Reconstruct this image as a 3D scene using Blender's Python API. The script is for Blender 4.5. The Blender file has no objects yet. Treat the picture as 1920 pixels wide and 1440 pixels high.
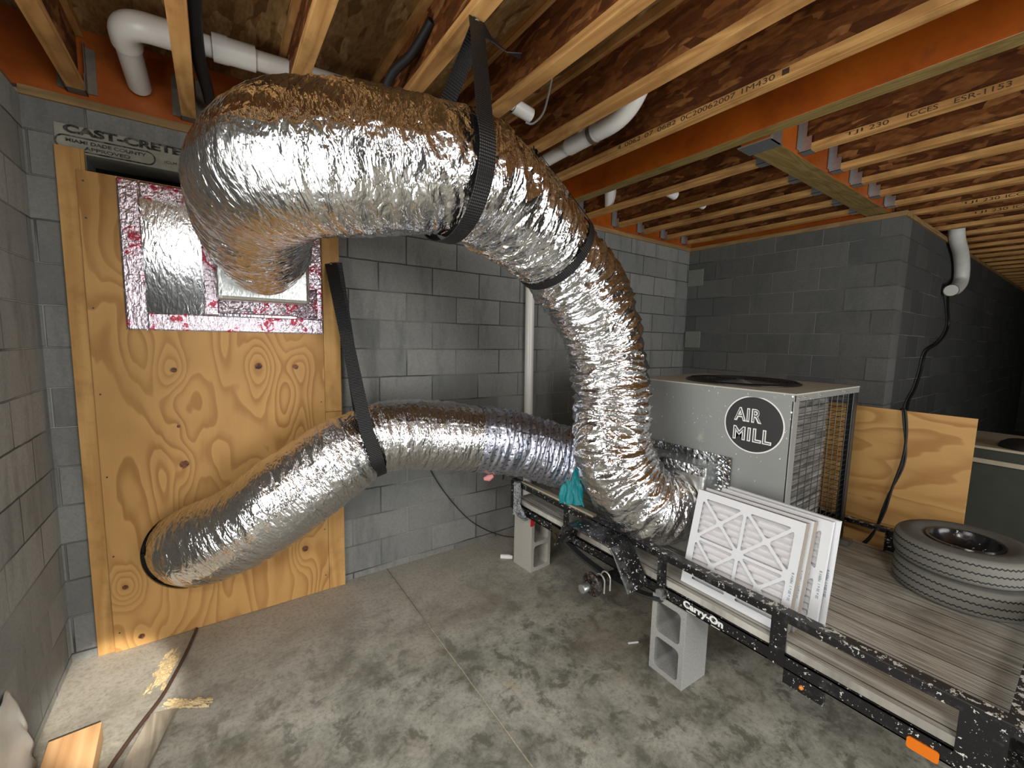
import bpy, bmesh, math, random
import numpy as np
from mathutils import Vector, Matrix, Euler

# ------------------------------------------------------------ camera, world, light, exposure
scn = bpy.context.scene
COL = scn.collection
YAW, PITCH, ROLL, FPX = 0.613483, -0.105482, -0.022290, 791.2
def cam_rot(yaw, pitch, roll):
    f = Vector((math.sin(yaw)*math.cos(pitch), math.cos(yaw)*math.cos(pitch), math.sin(pitch)))
    r = Vector((math.cos(yaw), -math.sin(yaw), 0)); d = f.cross(r)
    r2 = math.cos(roll)*r + math.sin(roll)*d; d2 = -math.sin(roll)*r + math.cos(roll)*d
    return Matrix((r2, -d2, -f)).transposed()
cam = bpy.data.objects.new('camera', bpy.data.cameras.new('camera')); COL.objects.link(cam)
cam.matrix_world = Matrix.Translation((0, 0, 1.6)) @ cam_rot(YAW, PITCH, ROLL).to_4x4()
cam.data.sensor_width = 36; cam.data.lens = FPX/1920*36
cam.data.clip_start = 0.02; cam.data.clip_end = 100
scn.camera = cam
vs = scn.view_settings
vs.view_transform = 'Standard'; vs.look = 'None'; vs.gamma = 1; vs.use_curve_mapping = False
vs.exposure = 0.0
w = bpy.data.worlds.new('world'); scn.world = w; w.use_nodes = True
w.node_tree.nodes['Background'].inputs[0].default_value = (0.75, 0.85, 1, 1)
w.node_tree.nodes['Background'].inputs[1].default_value = 0.6

def area(name, loc, target, sx, sy, power, color):
    l = bpy.data.lights.new(name, 'AREA'); l.shape = 'RECTANGLE'; l.size = sx; l.size_y = sy
    l.energy = power; l.color = color
    o = bpy.data.objects.new(name, l); COL.objects.link(o); o.location = loc
    o.rotation_euler = (Vector(target)-Vector(loc)).to_track_quat('-Z', 'Y').to_euler()
    return o
# daylight through the wide garage opening behind the camera, and through the opening in the left wall
area('garage_daylight', (1.9, -3.3, 1.2), (1.9, 0, 1.2), 2.6, 2.0, 128, (1.0, 0.99, 0.97))
area('side_door_daylight', (-1.25, 0.75, 1.3), (0, 0.95, 1.25), 1.7, 2.0, 57, (1.0, 0.995, 0.98))
# shop light under the joists behind the camera
area('shop_light', (-0.15, -0.9, 2.55), (0.3, -0.4, 0), 0.75, 0.25, 34, (1.0, 0.98, 0.95))
# narrow spot lamp added inside the room to make the lit floor patch
sp = bpy.data.lights.new('floor_patch_spot', 'SPOT'); sp.energy = 1700; sp.spot_size = math.radians(6.4); sp.spot_blend = 0.5
sp.shadow_soft_size = 0.03; sp.color = (1, 0.95, 0.85)
so = bpy.data.objects.new('floor_patch_spot', sp); COL.objects.link(so); so.location = (0.35, -1.4, 2.4)
so.rotation_euler = (Vector((-0.42, 2.33, 0.03))-Vector(so.location)).to_track_quat('-Z', 'Y').to_euler()

random.seed(7)
# ------------------------------------------------------------ node helpers
class NT:
    def __init__(s, name):
        s.m = bpy.data.materials.new(name); s.m.use_nodes = True; s.t = s.m.node_tree
        s.b = s.t.nodes['Principled BSDF']
    def n(s, typ, ins=None, **props):
        nd = s.t.nodes.new(typ)
        for k, v in props.items(): setattr(nd, k, v)
        for k, v in (ins or {}).items():
            sock = nd.inputs[k]
            if isinstance(v, bpy.types.NodeSocket): s.t.links.new(v, sock)
            elif isinstance(v, bpy.types.Node): s.t.links.new(v.outputs[0], sock)
            else:
                if sock.type == 'RGBA' and len(v) == 3: v = (*v, 1)
                sock.default_value = v
        return nd
    def math(s, op, a, b=0.0, c=None):
        i = {0: a, 1: b}
        if c is not None: i[2] = c
        return s.n('ShaderNodeMath', i, operation=op).outputs[0]
    def coords(s, kind='Object'):
        return s.n('ShaderNodeTexCoord').outputs[kind]
    def mapping(s, v, scale=(1, 1, 1), loc=(0, 0, 0), rot=(0, 0, 0)):
        return s.n('ShaderNodeMapping', {0: v, 'Scale': scale, 'Location': loc, 'Rotation': rot}).outputs[0]
    def noise(s, v, scale=5, detail=4, rough=0.55, dist=0.0):
        return s.n('ShaderNodeTexNoise', {'Vector': v, 'Scale': scale, 'Detail': detail, 'Roughness': rough, 'Distortion': dist}).outputs[0]
    def ramp(s, f, stops):
        nd = s.n('ShaderNodeValToRGB', {0: f}); e = nd.color_ramp.elements
        while len(e) < len(stops): e.new(0.5)
        for el, (p, c) in zip(e, stops):
            el.position = p; el.color = (c, c, c, 1) if not hasattr(c, '__len__') else (*c, 1)
        return nd.outputs[0]
    def mix(s, f, a, b, mode='MIX'):
        nd = s.n('ShaderNodeMix', data_type='RGBA', blend_type=mode)
        for sock, v in ((nd.inputs[0], f), (nd.inputs[6], a), (nd.inputs[7], b)):
            if isinstance(v, bpy.types.NodeSocket): s.t.links.new(v, sock)
            elif sock.type == 'RGBA': sock.default_value = (*v, 1) if len(v) == 3 else v
            else: sock.default_value = v
        return nd.outputs[2]
    def out(s, color=None, rough=None, metal=None, bump=None, bs=0.3, bd=0.01, **kw):
        for key, v in (('Base Color', color), ('Roughness', rough), ('Metallic', metal)):
            if v is None: continue
            if isinstance(v, bpy.types.NodeSocket): s.t.links.new(v, s.b.inputs[key])
            elif key == 'Base Color': s.b.inputs[key].default_value = (*v, 1)
            else: s.b.inputs[key].default_value = v
        if bump is not None:
            bn = s.n('ShaderNodeBump', {'Height': bump, 'Strength': bs, 'Distance': bd})
            s.t.links.new(bn.outputs[0], s.b.inputs['Normal'])
        for k, v in kw.items(): s.b.inputs[k].default_value = v
        return s.m

def plain(name, color, rough=0.5, metal=0.0, var=0.12, scale=30, bump=0.0, **kw):
    t = NT(name); n = t.noise(t.coords(), scale, 4)
    c = t.mix(n, tuple(x*(1-var) for x in color), tuple(min(1, x*(1+var)) for x in color))
    return t.out(c, rough, metal, n if bump else None, bump, 0.004, **kw)

# ------------------------------------------------------------ materials
def block_wall(axis, shift, tone=1.0, name='concrete_block_wall'):
    t = NT(name); co = t.coords(); sx = t.n('ShaderNodeSeparateXYZ', {0: co})
    h = t.math('ADD', sx.outputs[axis], shift); z = t.math('ADD', sx.outputs[2], -0.04+0.185*20)
    # slightly uneven mortar lines
    wob = t.noise(co, 7, 2)
    zz = t.math('ADD', z, t.math('MULTIPLY', t.math('SUBTRACT', wob, 0.5), 0.010))
    v = t.n('ShaderNodeCombineXYZ', {0: t.math('ADD', h, 0.373*40), 1: zz, 2: 0.0}).outputs[0]
    bk = t.n('ShaderNodeTexBrick', {'Vector': v, 'Color1': (0, 0, 0, 1), 'Color2': (1, 1, 1, 1), 'Mortar': (0.5, 0.5, 0.5, 1), 'Scale': 1.0,
             'Mortar Size': 0.0042, 'Mortar Smooth': 0.35, 'Brick Width': 0.373, 'Row Height': 0.185}, offset=0.5)
    bc = t.ramp(bk.outputs['Color'], [(0.0, (0.115*tone, 0.120*tone, 0.116*tone)), (0.5, (0.155*tone, 0.160*tone, 0.154*tone)), (1.0, (0.20*tone, 0.205*tone, 0.195*tone))])
    big = t.noise(co, 1.7, 4, 0.6); c = t.mix(t.ramp(big, [(0.35, 0.0), (0.7, 0.6)]), bc, (0.22*tone, 0.22*tone, 0.20*tone))
    fine = t.noise(co, 90, 5, 0.7); c = t.mix(t.ramp(fine, [(0.3, 0.0), (0.75, 0.45)]), c, (0.075*tone, 0.075*tone, 0.07*tone))
    streak = t.noise(t.mapping(co, (3, 3, 0.6)), 2.2, 5, 0.7)
    c = t.mix(t.ramp(streak, [(0.52, 0.0), (0.72, 0.5)]), c, (0.06, 0.065, 0.06))
    dry = t.ramp(t.noise(co, 1.3, 2), [(0.45, (0.045, 0.045, 0.042)), (0.62, (0.30, 0.30, 0.28))])
    c = t.mix(t.math('MULTIPLY', bk.outputs['Fac'], 0.9 if tone >= 1 else 0.55), c, dry)
    hb = t.math('ADD', t.math('MULTIPLY', bk.outputs['Fac'], -1.0), t.math('MULTIPLY', fine, 0.30))
    hb = t.math('ADD', hb, t.math('MULTIPLY', t.noise(co, 14, 3), 0.5))
    return t.out(c, 0.93, 0, hb, 1.0, 0.008)

def floor_mat():
    t = NT('mottled_concrete_floor'); co = t.coords(); sx = t.n('ShaderNodeSeparateXYZ', {0: co})
    a = t.noise(co, 3.2, 9, 0.68, 0.25); b = t.noise(co, 9.0, 10, 0.74, 0.3); c2 = t.noise(co, 1.1, 4, 0.6)
    c = t.ramp(a, [(0.36, (0.155, 0.155, 0.125)), (0.50, (0.30, 0.295, 0.245)), (0.64, (0.43, 0.42, 0.355))])
    c = t.mix(t.ramp(b, [(0.40, 0.8), (0.49, 0.0)]), c, (0.105, 0.10, 0.078))
    c = t.mix(t.ramp(b, [(0.52, 0.0), (0.64, 0.5)]), c, (0.46, 0.445, 0.385))
    c = t.mix(t.ramp(c2, [(0.46, 0.0), (0.60, 0.45)]), c, (0.22, 0.165, 0.105))
    # drying marks: the floor is paler and dustier close to the back wall
    pale = t.ramp(t.math('ADD', sx.outputs[1], t.math('MULTIPLY', a, 0.8)), [(0.0, 0.0), (1.0, 1.0)])
    dust = t.n('ShaderNodeMapRange', {0: t.math('ADD', sx.outputs[1], t.math('MULTIPLY', a, 0.8)), 1: 2.1, 2: 2.95, 3: 0.0, 4: 0.75})
    c = t.mix(dust.outputs[0], c, (0.44, 0.40, 0.34))
    # yellow stains
    st = t.noise(co, 3.1, 3, 0.5); c = t.mix(t.ramp(st, [(0.66, 0.0), (0.72, 0.5)]), c, (0.42, 0.34, 0.17))
    # saw-cut joint
    wob = t.math('MULTIPLY', t.math('SUBTRACT', t.noise(co, 4, 3), 0.5), 0.012)
    d = t.math('ABSOLUTE', t.math('SUBTRACT', t.math('ADD', sx.outputs[0], wob), 0.912))
    cut = t.ramp(d, [(0.0028, 1.0), (0.0040, 0.0)])
    jcol = t.n('ShaderNodeMapRange', {0: sx.outputs[1], 1: 2.0, 2: 2.2, 3: 0.0, 4: 1.0})
    jc = t.mix(jcol.outputs[0], (0.62, 0.56, 0.40), (0.14, 0.10, 0.07))
    c = t.mix(t.math('MULTIPLY', cut, 0.95), c, jc)
    halo = t.ramp(t.math('ADD', d, t.math('MULTIPLY', b, 0.08)), [(0.025, 0.45), (0.07, 0.0)])
    c = t.mix(halo, c, (0.17, 0.145, 0.11))
    c = t.mix(t.ramp(t.noise(co, 55, 6, 0.75), [(0.38, 0.38), (0.52, 0.0)]), c, (0.10, 0.095, 0.075))
    r = t.ramp(a, [(0.3, 0.42), (0.7, 0.7)])
    hb = t.math('ADD', t.math('MULTIPLY', b, 0.6), t.math('MULTIPLY', cut, -0.8))
    return t.out(c, r, 0, hb, 0.35, 0.006)

def lumber(name, dark, light, axis=1, rough=0.7, ring=14.0, spec=0.3):
    """soft wood with its grain along the given axis"""
    t = NT(name); co = t.coords(); rnd = t.n('ShaderNodeObjectInfo').outputs['Random']
    off = t.n('ShaderNodeCombineXYZ', {0: t.math('MULTIPLY', rnd, 31.0), 1: t.math('MULTIPLY', rnd, 17.0), 2: t.math('MULTIPLY', rnd, 9.0)}).outputs[0]
    v = t.n('ShaderNodeVectorMath', {0: co, 1: off}, operation='ADD').outputs[0]
    sc = [9.0, 9.0, 9.0]; sc[axis] = 0.9
    g = t.noise(t.mapping(v, tuple(sc)), 1.0, 2, 0.45, 0.25)
    rings = t.math('PINGPONG', t.math('MULTIPLY', g, ring), 1.0)
    sc = [120.0]*3; sc[axis] = 3.0
    fib = t.noise(t.mapping(v, tuple(sc)), 1.0, 4, 0.6)
    f = t.math('ADD', t.math('MULTIPLY', t.ramp(rings, [(0.1, 0.0), (0.9, 1.0)]), 0.55), t.math('MULTIPLY', fib, 0.5))
    c = t.mix(f, light, dark)
    stain = t.noise(t.mapping(v, (2, 2, 2)), 2.5, 5, 0.65)
    c = t.mix(t.ramp(stain, [(0.5, 0.0), (0.75, 0.55)]), c, tuple(x*0.35 for x in dark))
    return t.out(c, rough, 0, fib, 0.25, 0.002, **{'Specular IOR Level': spec})

def osb(name, cols, scale=1.0, rot=0.0):
    """oriented strand board: long flat flakes laid at random angles"""
    t = NT(name); co = t.coords(); rnd = t.n('ShaderNodeObjectInfo').outputs['Random']
    off = t.n('ShaderNodeCombineXYZ', {0: t.math('MULTIPLY', rnd, 31.0), 1: t.math('MULTIPLY', rnd, 17.0), 2: t.math('MULTIPLY', rnd, 9.0)}).outputs[0]
    v = t.n('ShaderNodeVectorMath', {0: co, 1: off}, operation='ADD').outputs[0]
    col = None; hs = None
    for i, (ang, st) in enumerate(((0.15, (26, 7, 26)), (0.9, (24, 6.5, 24)), (-0.7, (30, 8, 30)))):
        # warp so that flakes are ragged, then stretch
        wv = t.n('ShaderNodeVectorMath', {0: v, 1: t.n('ShaderNodeVectorMath', {0: t.n('ShaderNodeTexNoise', {'Vector': v, 'Scale': 5.0+i}).outputs[1], 1: (0.05,)*3}, operation='MULTIPLY').outputs[0]}, operation='ADD').outputs[0]
        mv = t.mapping(wv, tuple(s*scale for s in st), (i*3.7, i*1.9, i*5.1), (ang+rot, ang*0.8, ang))
        vo = t.n('ShaderNodeTexVoronoi', {'Vector': mv, 'Scale': 1.0, 'Randomness': 1.0})
        val = t.n('ShaderNodeSeparateColor', {0: vo.outputs['Color']}).outputs[0]
        cc = t.ramp(val, [(0.0, cols[0]), (0.45, cols[1]), (0.8, cols[2]), (1.0, cols[3])])
        if col is None: col = cc; hs = val
        else:
            sel = t.ramp(t.noise(mv, 0.55, 2), [(0.48, 0.0), (0.53, 1.0)])
            col = t.mix(sel, col, cc); hs = t.n('ShaderNodeMix', {0: sel, 2: hs, 3: val}).outputs[0]
    fib = t.noise(t.mapping(v, (90, 25, 60)), 1.0, 3)
    col = t.mix(t.ramp(fib, [(0.3, 0.45), (0.6, 0.0)]), col, tuple(x*0.4 for x in cols[0]))
    return t.out(col, 0.75, 0, hs, 0.35, 0.003, **{'Specular IOR Level': 0.25})

def plywood(name, knots, light, dark, axes=(0, 2), stretch=(1.0, 0.24), freq=10.0, seed=0.0):
    """rotary-cut pine veneer: contour lines of a smooth height field that bulges round each knot"""
    t = NT(name); co = t.coords(); s = t.n('ShaderNodeSeparateXYZ', {0: co}); U = s.outputs[axes[0]]; V = s.outputs[axes[1]]
    uv = t.n('ShaderNodeCombineXYZ', {0: t.math('MULTIPLY', U, stretch[0]), 1: t.math('MULTIPLY', V, stretch[1]), 2: seed}).outputs[0]
    h = t.math('ADD', t.noise(uv, 3.2, 1.5, 0.5, 0.5), t.math('MULTIPLY', t.noise(uv, 9, 2, 0.5, 0.4), 0.10))
    core = None
    for (ku, kv, r, amp) in knots:
        du = t.math('SUBTRACT', U, ku); dv = t.math('SUBTRACT', V, kv)
        e = t.math('ADD', t.math('MULTIPLY', t.math('MULTIPLY', du, du), 1/(2*(r*3.0)**2)), t.math('MULTIPLY', t.math('MULTIPLY', dv, dv), 1/(2*(r*4.6)**2)))
        h = t.math('ADD', h, t.math('MULTIPLY', t.math('EXPONENT', t.math('MULTIPLY', e, -1.0)), amp))
        d2 = t.math('SQRT', t.math('ADD', t.math('MULTIPLY', du, du), t.math('MULTIPLY', dv, dv)))
        d2 = t.math('DIVIDE', t.math('ADD', d2, t.math('MULTIPLY', t.math('SUBTRACT', t.noise(co, 60, 2), 0.5), r*0.8)), r)
        k = t.ramp(d2, [(0.75, 1.0), (1.0, 0.0)])
        core = k if core is None else t.math('MAXIMUM', core, k)
    band = t.math('FRACT', t.math('MULTIPLY', h, freq))
    g = t.ramp(band, [(0.0, 0.0), (0.45, 0.25), (0.8, 1.0), (0.93, 0.9), (1.0, 0.0)])
    sc = [140.0]*3; sc[axes[1]] = 5.0
    fib = t.noise(t.mapping(co, tuple(sc)), 1.0, 3)
    vis = t.ramp(t.noise(co, 2.0, 2), [(0.3, 0.5), (0.6, 1.0)])
    f = t.math('MULTIPLY', t.math('ADD', t.math('MULTIPLY', g, 0.8), t.math('MULTIPLY', fib, 0.22)), vis)
    c = t.mix(f, light, dark)
    c = t.mix(t.ramp(t.noise(co, 1.6, 3), [(0.45, 0.0), (0.75, 0.35)]), c, tuple(x*0.8 for x in dark))
    if core is not None:
        kc = t.ramp(t.noise(co, 45, 3), [(0.4, (0.03, 0.012, 0.006)), (0.6, (0.20, 0.07, 0.03))])
        c = t.mix(core, c, kc)
    return t.out(c, 0.6, 0, fib, 0.2, 0.001, **{'Specular IOR Level': 0.35})

def foil(name, fine=1.0, rough=0.16, tint=(0.80, 0.80, 0.81), printed=False, red=False, uvc=True):
    t = NT(name); v = t.coords('UV' if uvc else 'Object')
    # crinkles run round the duct (V), short along it (U)
    m1 = t.mapping(v, (26, 9, 9), rot=(0, 0, 0.35)); m2 = t.mapping(v, (70, 26, 26), rot=(0, 0, -0.3)); m3 = t.mapping(v, (34, 12, 12), rot=(0, 0, -0.55))
    r1 = t.math('ABSOLUTE', t.math('SUBTRACT', t.noise(m1, 1, 3, 0.5, 0.7), 0.5))
    r2 = t.math('ABSOLUTE', t.math('SUBTRACT', t.noise(m2, 1, 2, 0.5, 0.5), 0.5))
    r3 = t.math('ABSOLUTE', t.math('SUBTRACT', t.noise(m3, 1, 3, 0.5, 0.7), 0.5))
    h = t.math('ADD', t.math('MULTIPLY', r1, 1.0), t.math('ADD', t.math('MULTIPLY', r2, 0.35), t.math('MULTIPLY', r3, 0.8)))
    if uvc:  # scrim threads under the foil
        sx = t.n('ShaderNodeSeparateXYZ', {0: v})
        g = t.math('ADD', t.math('PINGPONG', t.math('MULTIPLY', sx.outputs[0], 80.0), 1.0), t.math('PINGPONG', t.math('MULTIPLY', sx.outputs[1], 80.0), 1.0))
        h = t.math('ADD', h, t.math('MULTIPLY', g, 0.012))
    c = t.mix(t.noise(t.mapping(v, (8, 4, 4)), 1, 3), tuple(x*0.9 for x in tint), tint)
    met = 1.0; rg = rough
    if printed:
        bv = t.mapping(v, (1, 1, 1), rot=(0, 0, 0.5))
        bk = t.n('ShaderNodeTexBrick', {'Vector': bv, 'Color1': (0, 0, 0, 1), 'Color2': (0, 0, 0, 1), 'Mortar': (1, 1, 1, 1), 'Scale': 1.0, 'Mortar Size': 0.014, 'Mortar Smooth': 0.0, 'Brick Width': 0.046, 'Row Height': 0.036})
        mk = t.math('SUBTRACT', 1.0, bk.outputs['Fac']); txt = t.ramp(t.noise(t.mapping(v, (110, 34, 34)), 1, 1), [(0.40, 0.0), (0.45, 1.0)])
        c = t.mix(t.math('MULTIPLY', mk, txt), c, (0.02, 0.022, 0.05))
        met = t.math('SUBTRACT', 1.0, t.math('MULTIPLY', t.math('MULTIPLY', mk, txt), 0.8))
    if red:
        n1 = t.ramp(t.noise(t.mapping(v, (11, 11, 11)), 1, 1), [(0.56, 0.0), (0.6, 1.0)])
        n2 = t.ramp(t.noise(t.mapping(v, (60, 60, 60)), 1, 1), [(0.5, 0.0), (0.55, 1.0)])
        k = t.math('MULTIPLY', n1, n2); c = t.mix(k, t.mix(n1, c, (0.55, 0.40, 0.46)), (0.45, 0.015, 0.05))
        met = t.math('SUBTRACT', 1.0, t.math('MULTIPLY', k, 0.9))
    return t.out(c, rg, met, h, 0.55*fine, 0.02)

def speckled(name, base, spk, thr=0.66, rough=0.3, sc=55, dusty=0.5):
    """black paint splashed with pale specks"""
    t = NT(name); co = t.coords()
    n = t.noise(co, sc, 3, 0.7); big = t.ramp(t.noise(co, 6, 3), [(0.4, 0.0), (0.62, 1.0)])
    m = t.ramp(t.math('ADD', n, t.math('MULTIPLY', big, 0.05)), [(thr, 0.0), (thr+0.02, 1.0)])
    dust = t.ramp(t.noise(co, 9, 6, 0.75), [(0.62-dusty*0.15, 0.0), (0.8, dusty)])
    c = t.mix(dust, base, (0.19*dusty*1.6, 0.19*dusty*1.6, 0.18*dusty*1.6)); c = t.mix(m, c, spk)
    return t.out(c, t.ramp(dust, [(0.0, rough), (0.5, 0.8)]), 0, n, 0.3, 0.002)

def deck_mat():
    t = NT('weathered_deck_boards'); co = t.coords(); s = t.n('ShaderNodeSeparateXYZ', {0: co})
    idx = t.math('FLOOR', t.math('DIVIDE', s.outputs[0], 0.124))
    v = t.n('ShaderNodeCombineXYZ', {0: s.outputs[0], 1: t.math('ADD', s.outputs[1], t.math('MULTIPLY', idx, 3.3)), 2: idx}).outputs[0]
    g = t.noise(t.mapping(v, (12, 0.8, 1)), 1, 2, 0.5, 0.4); rings = t.math('PINGPONG', t.math('MULTIPLY', g, 16.0), 1.0)
    fib = t.noise(t.mapping(v, (160, 3.5, 1)), 1, 4, 0.65)
    tone = t.n('ShaderNodeTexWhiteNoise', {'Vector': t.n('ShaderNodeCombineXYZ', {0: idx}).outputs[0]}).outputs[0]
    c = t.mix(tone, (0.56, 0.545, 0.48), (0.70, 0.68, 0.60))
    c = t.mix(t.math('MULTIPLY', t.ramp(rings, [(0.4, 0.0), (1.0, 1.0)]), 0.45), c, (0.16, 0.14, 0.11))
    c = t.mix(t.ramp(fib, [(0.35, 0.7), (0.55, 0.0)]), c, (0.13, 0.115, 0.095))
    c = t.mix(t.ramp(t.noise(co, 4, 4, 0.6), [(0.5, 0.0), (0.7, 0.5)]), c, (0.19, 0.165, 0.135))
    u = t.math('ABSOLUTE', t.math('SUBTRACT', t.math('FRACT', t.math('DIVIDE', s.outputs[0], 0.124)), 0.5))
    c = t.mix(t.ramp(t.noise(t.mapping(v, (25, 1.3, 1)), 1, 2), [(0.66, 0.0), (0.69, 0.6)]), c, (0.62, 0.60, 0.52))
    gap = t.ramp(u, [(0.475, 0.0), (0.488, 1.0)]); c = t.mix(gap, c, (0.03, 0.027, 0.022))
    return t.out(c, 0.75, 0, t.math('SUBTRACT', fib, t.math('MULTIPLY', gap, 2.0)), 0.4, 0.003)

M = {}
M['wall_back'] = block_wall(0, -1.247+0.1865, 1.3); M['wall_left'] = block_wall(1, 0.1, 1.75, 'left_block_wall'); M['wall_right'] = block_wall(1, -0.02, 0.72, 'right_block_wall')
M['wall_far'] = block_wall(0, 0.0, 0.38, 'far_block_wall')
M['floor'] = floor_mat()
M['flange'] = lumber('pale_flange_wood', (0.38, 0.175, 0.05), (0.70, 0.40, 0.14), 1)
M['sill'] = lumber('sill_wood', (0.22, 0.13, 0.055), (0.38, 0.25, 0.11), 0)
M['sill_y'] = lumber('sill_wood_y', (0.22, 0.13, 0.055), (0.38, 0.25, 0.11), 1)
M['web'] = osb('osb_web', [(0.085, 0.024, 0.005), (0.16, 0.052, 0.012), (0.25, 0.088, 0.021), (0.40, 0.175, 0.055)], 1.0, 0.9)
M['subfloor'] = osb('osb_subfloor', [(0.16, 0.08, 0.025), (0.30, 0.17, 0.06), (0.38, 0.23, 0.09), (0.48, 0.32, 0.14)], 0.7)
def lvl_side():
    t = NT('orange_sealed_lvl'); co = t.coords(); n = t.noise(co, 3, 5, 0.6); n2 = t.noise(t.mapping(co, (40, 40, 4)), 1, 3)
    c = t.ramp(n, [(0.3, (0.16, 0.028, 0.003)), (0.5, (0.33, 0.070, 0.004)), (0.75, (0.45, 0.115, 0.008))])
    c = t.mix(t.ramp(t.noise(co, 6, 5, 0.7), [(0.55, 0.0), (0.75, 0.8)]), c, (0.10, 0.03, 0.01))
    return t.out(c, 0.38, 0, n2, 0.05, 0.002)
M['lvl'] = lvl_side()
M['lvl_bottom'] = lumber('olive_lvl_edge', (0.19, 0.125, 0.035), (0.34, 0.24, 0.085), 1, ring=30)
M['lvl_bottom_x'] = lumber('olive_lvl_edge_x', (0.19, 0.125, 0.035), (0.34, 0.24, 0.085), 0, ring=30)
M['galv'] = plain('galvanised_steel', (0.55, 0.58, 0.58), 0.35, 0.9, 0.2, 60)
M['oldgalv'] = plain('dull_galvanised_steel', (0.20, 0.17, 0.14), 0.6, 0.6, 0.4, 30)
M['ply'] = plywood('plywood_veneer', [(-0.337, 1.745, .024, .17), (-0.206, 1.408, .015, .16), (0.162, 1.42, .020, .20), (0.345, 1.414, .017, .18), (-0.186, 0.918, .023, .20), (0.123, 0.815, .016, .14), (-0.447, 0.33, .014, .22), (0.368, 0.305, .02, .2), (-0.40, 0.05, .016, .14), (-0.20, 1.12, .009, .07)], (0.58, 0.335, 0.112), (0.34, 0.160, 0.042), freq=17)
M['ply2'] = plywood('plywood_offcut_veneer', [(0.5, 0.95, .012, .07)], (0.62, 0.37, 0.125), (0.38, 0.18, 0.05), axes=(2, 1), stretch=(1.0, 0.3), freq=13, seed=4.0)
M['stud'] = lumber('pine_stud', (0.42, 0.22, 0.065), (0.62, 0.37, 0.13), 2, 0.6, 9)
M['offcut'] = lumber('pine_offcut', (0.50, 0.26, 0.11), (0.75, 0.48, 0.24), 1, 0.6, 9)
M['foil'] = foil('crinkled_foil')
M['foil_taut'] = foil('smooth_foil', 0.4, 0.14)
M['foil_print'] = foil('printed_foil_tape', 0.6, 0.34, (0.62, 0.65, 0.76), printed=True)
M['foil_board'] = foil('foil_board_face', 0.16, 0.13, (0.56, 0.58, 0.60), uvc=False)
M['foil_tape'] = foil('red_printed_foil_tape', 0.7, 0.30, (0.56, 0.49, 0.54), red=True, uvc=False)
M['foil_box'] = foil('dull_foil_wrap', 0.35, 0.33, (0.62, 0.64, 0.62), uvc=False)
def strap_mat():
    t = NT('black_webbing'); v = t.coords('UV'); s = t.n('ShaderNodeSeparateXYZ', {0: v})
    rib = t.math('PINGPONG', t.math('MULTIPLY', s.outputs[0], 220.0), 1.0); wv = t.math('PINGPONG', t.math('MULTIPLY', s.outputs[1], 300.0), 1.0)
    return t.out((0.006, 0.006, 0.0065), 0.5, 0, t.math('ADD', rib, t.math('MULTIPLY', wv, 0.4)), 0.8, 0.002)
M['strap'] = strap_mat()
M['strap_grey'] = M['strap']
M['pvc'] = plain('white_pvc', (0.74, 0.72, 0.67), 0.28, 0, 0.04, 8)
M['pvc_dirty'] = plain('dusty_white_pvc', (0.66, 0.67, 0.62), 0.5, 0, 0.15, 20)
M['black_rubber'] = plain('black_foam_rubber', (0.014, 0.014, 0.015), 0.6, 0, 0.2, 40)
M['cable'] = plain('black_cable', (0.010, 0.010, 0.011), 0.5)
M['brown_cord'] = plain('brown_cord', (0.06, 0.032, 0.022), 0.6)
M['frame'] = speckled('paint_splashed_black_steel', (0.008, 0.008, 0.009), (0.72, 0.72, 0.68), 0.655, 0.28, 75)
M['frame_top'] = speckled('dusty_black_steel', (0.03, 0.03, 0.03), (0.55, 0.55, 0.5), 0.60, 0.4, 40)
M['fender'] = speckled('dusty_black_fender', (0.014, 0.014, 0.015), (0.80, 0.80, 0.76), 0.65, 0.22, 60, 0.75)
M['hub'] = speckled('rusty_black_hub', (0.015, 0.013, 0.012), (0.12, 0.07, 0.05), 0.60, 0.45, 60)
M['deck'] = deck_mat()
M['deck_side'] = lumber('weathered_board', (0.20, 0.165, 0.12), (0.42, 0.37, 0.29), 1, 0.75, 18)
M['white_paint'] = plain('white_lettering', (0.85, 0.85, 0.83), 0.5, 0, 0.03)
M['amber'] = plain('orange_reflector', (0.85, 0.20, 0.005), 0.25, 0, 0.05, 60)
M['amber_dot'] = plain('amber_marker', (0.9, 0.30, 0.04), 0.2, 0, 0.05)
M['red'] = plain('red_label', (0.62, 0.02, 0.03), 0.4, 0, 0.25, 90)
M['block'] = plain('concrete_masonry', (0.34, 0.34, 0.32), 0.95, 0, 0.3, 120, 0.5)
M['block_tan'] = plain('sandy_concrete_masonry', (0.42, 0.40, 0.355), 0.95, 0, 0.25, 120, 0.5)
M['lintel'] = plain('pale_precast_concrete', (0.33, 0.33, 0.275), 0.95, 0, 0.3, 25, 0.3)
M['patch'] = plain('pale_mortar_patch', (0.20, 0.21, 0.185), 0.95, 0, 0.2, 40, 0.3)
def stencil_mat():
    t = NT('worn_black_stencil_ink'); n = t.noise(t.coords(), 45, 5, 0.7)
    return t.out(t.ramp(n, [(0.42, (0.018, 0.018, 0.018)), (0.66, (0.16, 0.16, 0.14))]), 0.9)
M['stencil'] = stencil_mat()
M['ink'] = plain('dark_wood_ink', (0.045, 0.025, 0.012), 0.8)
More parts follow.
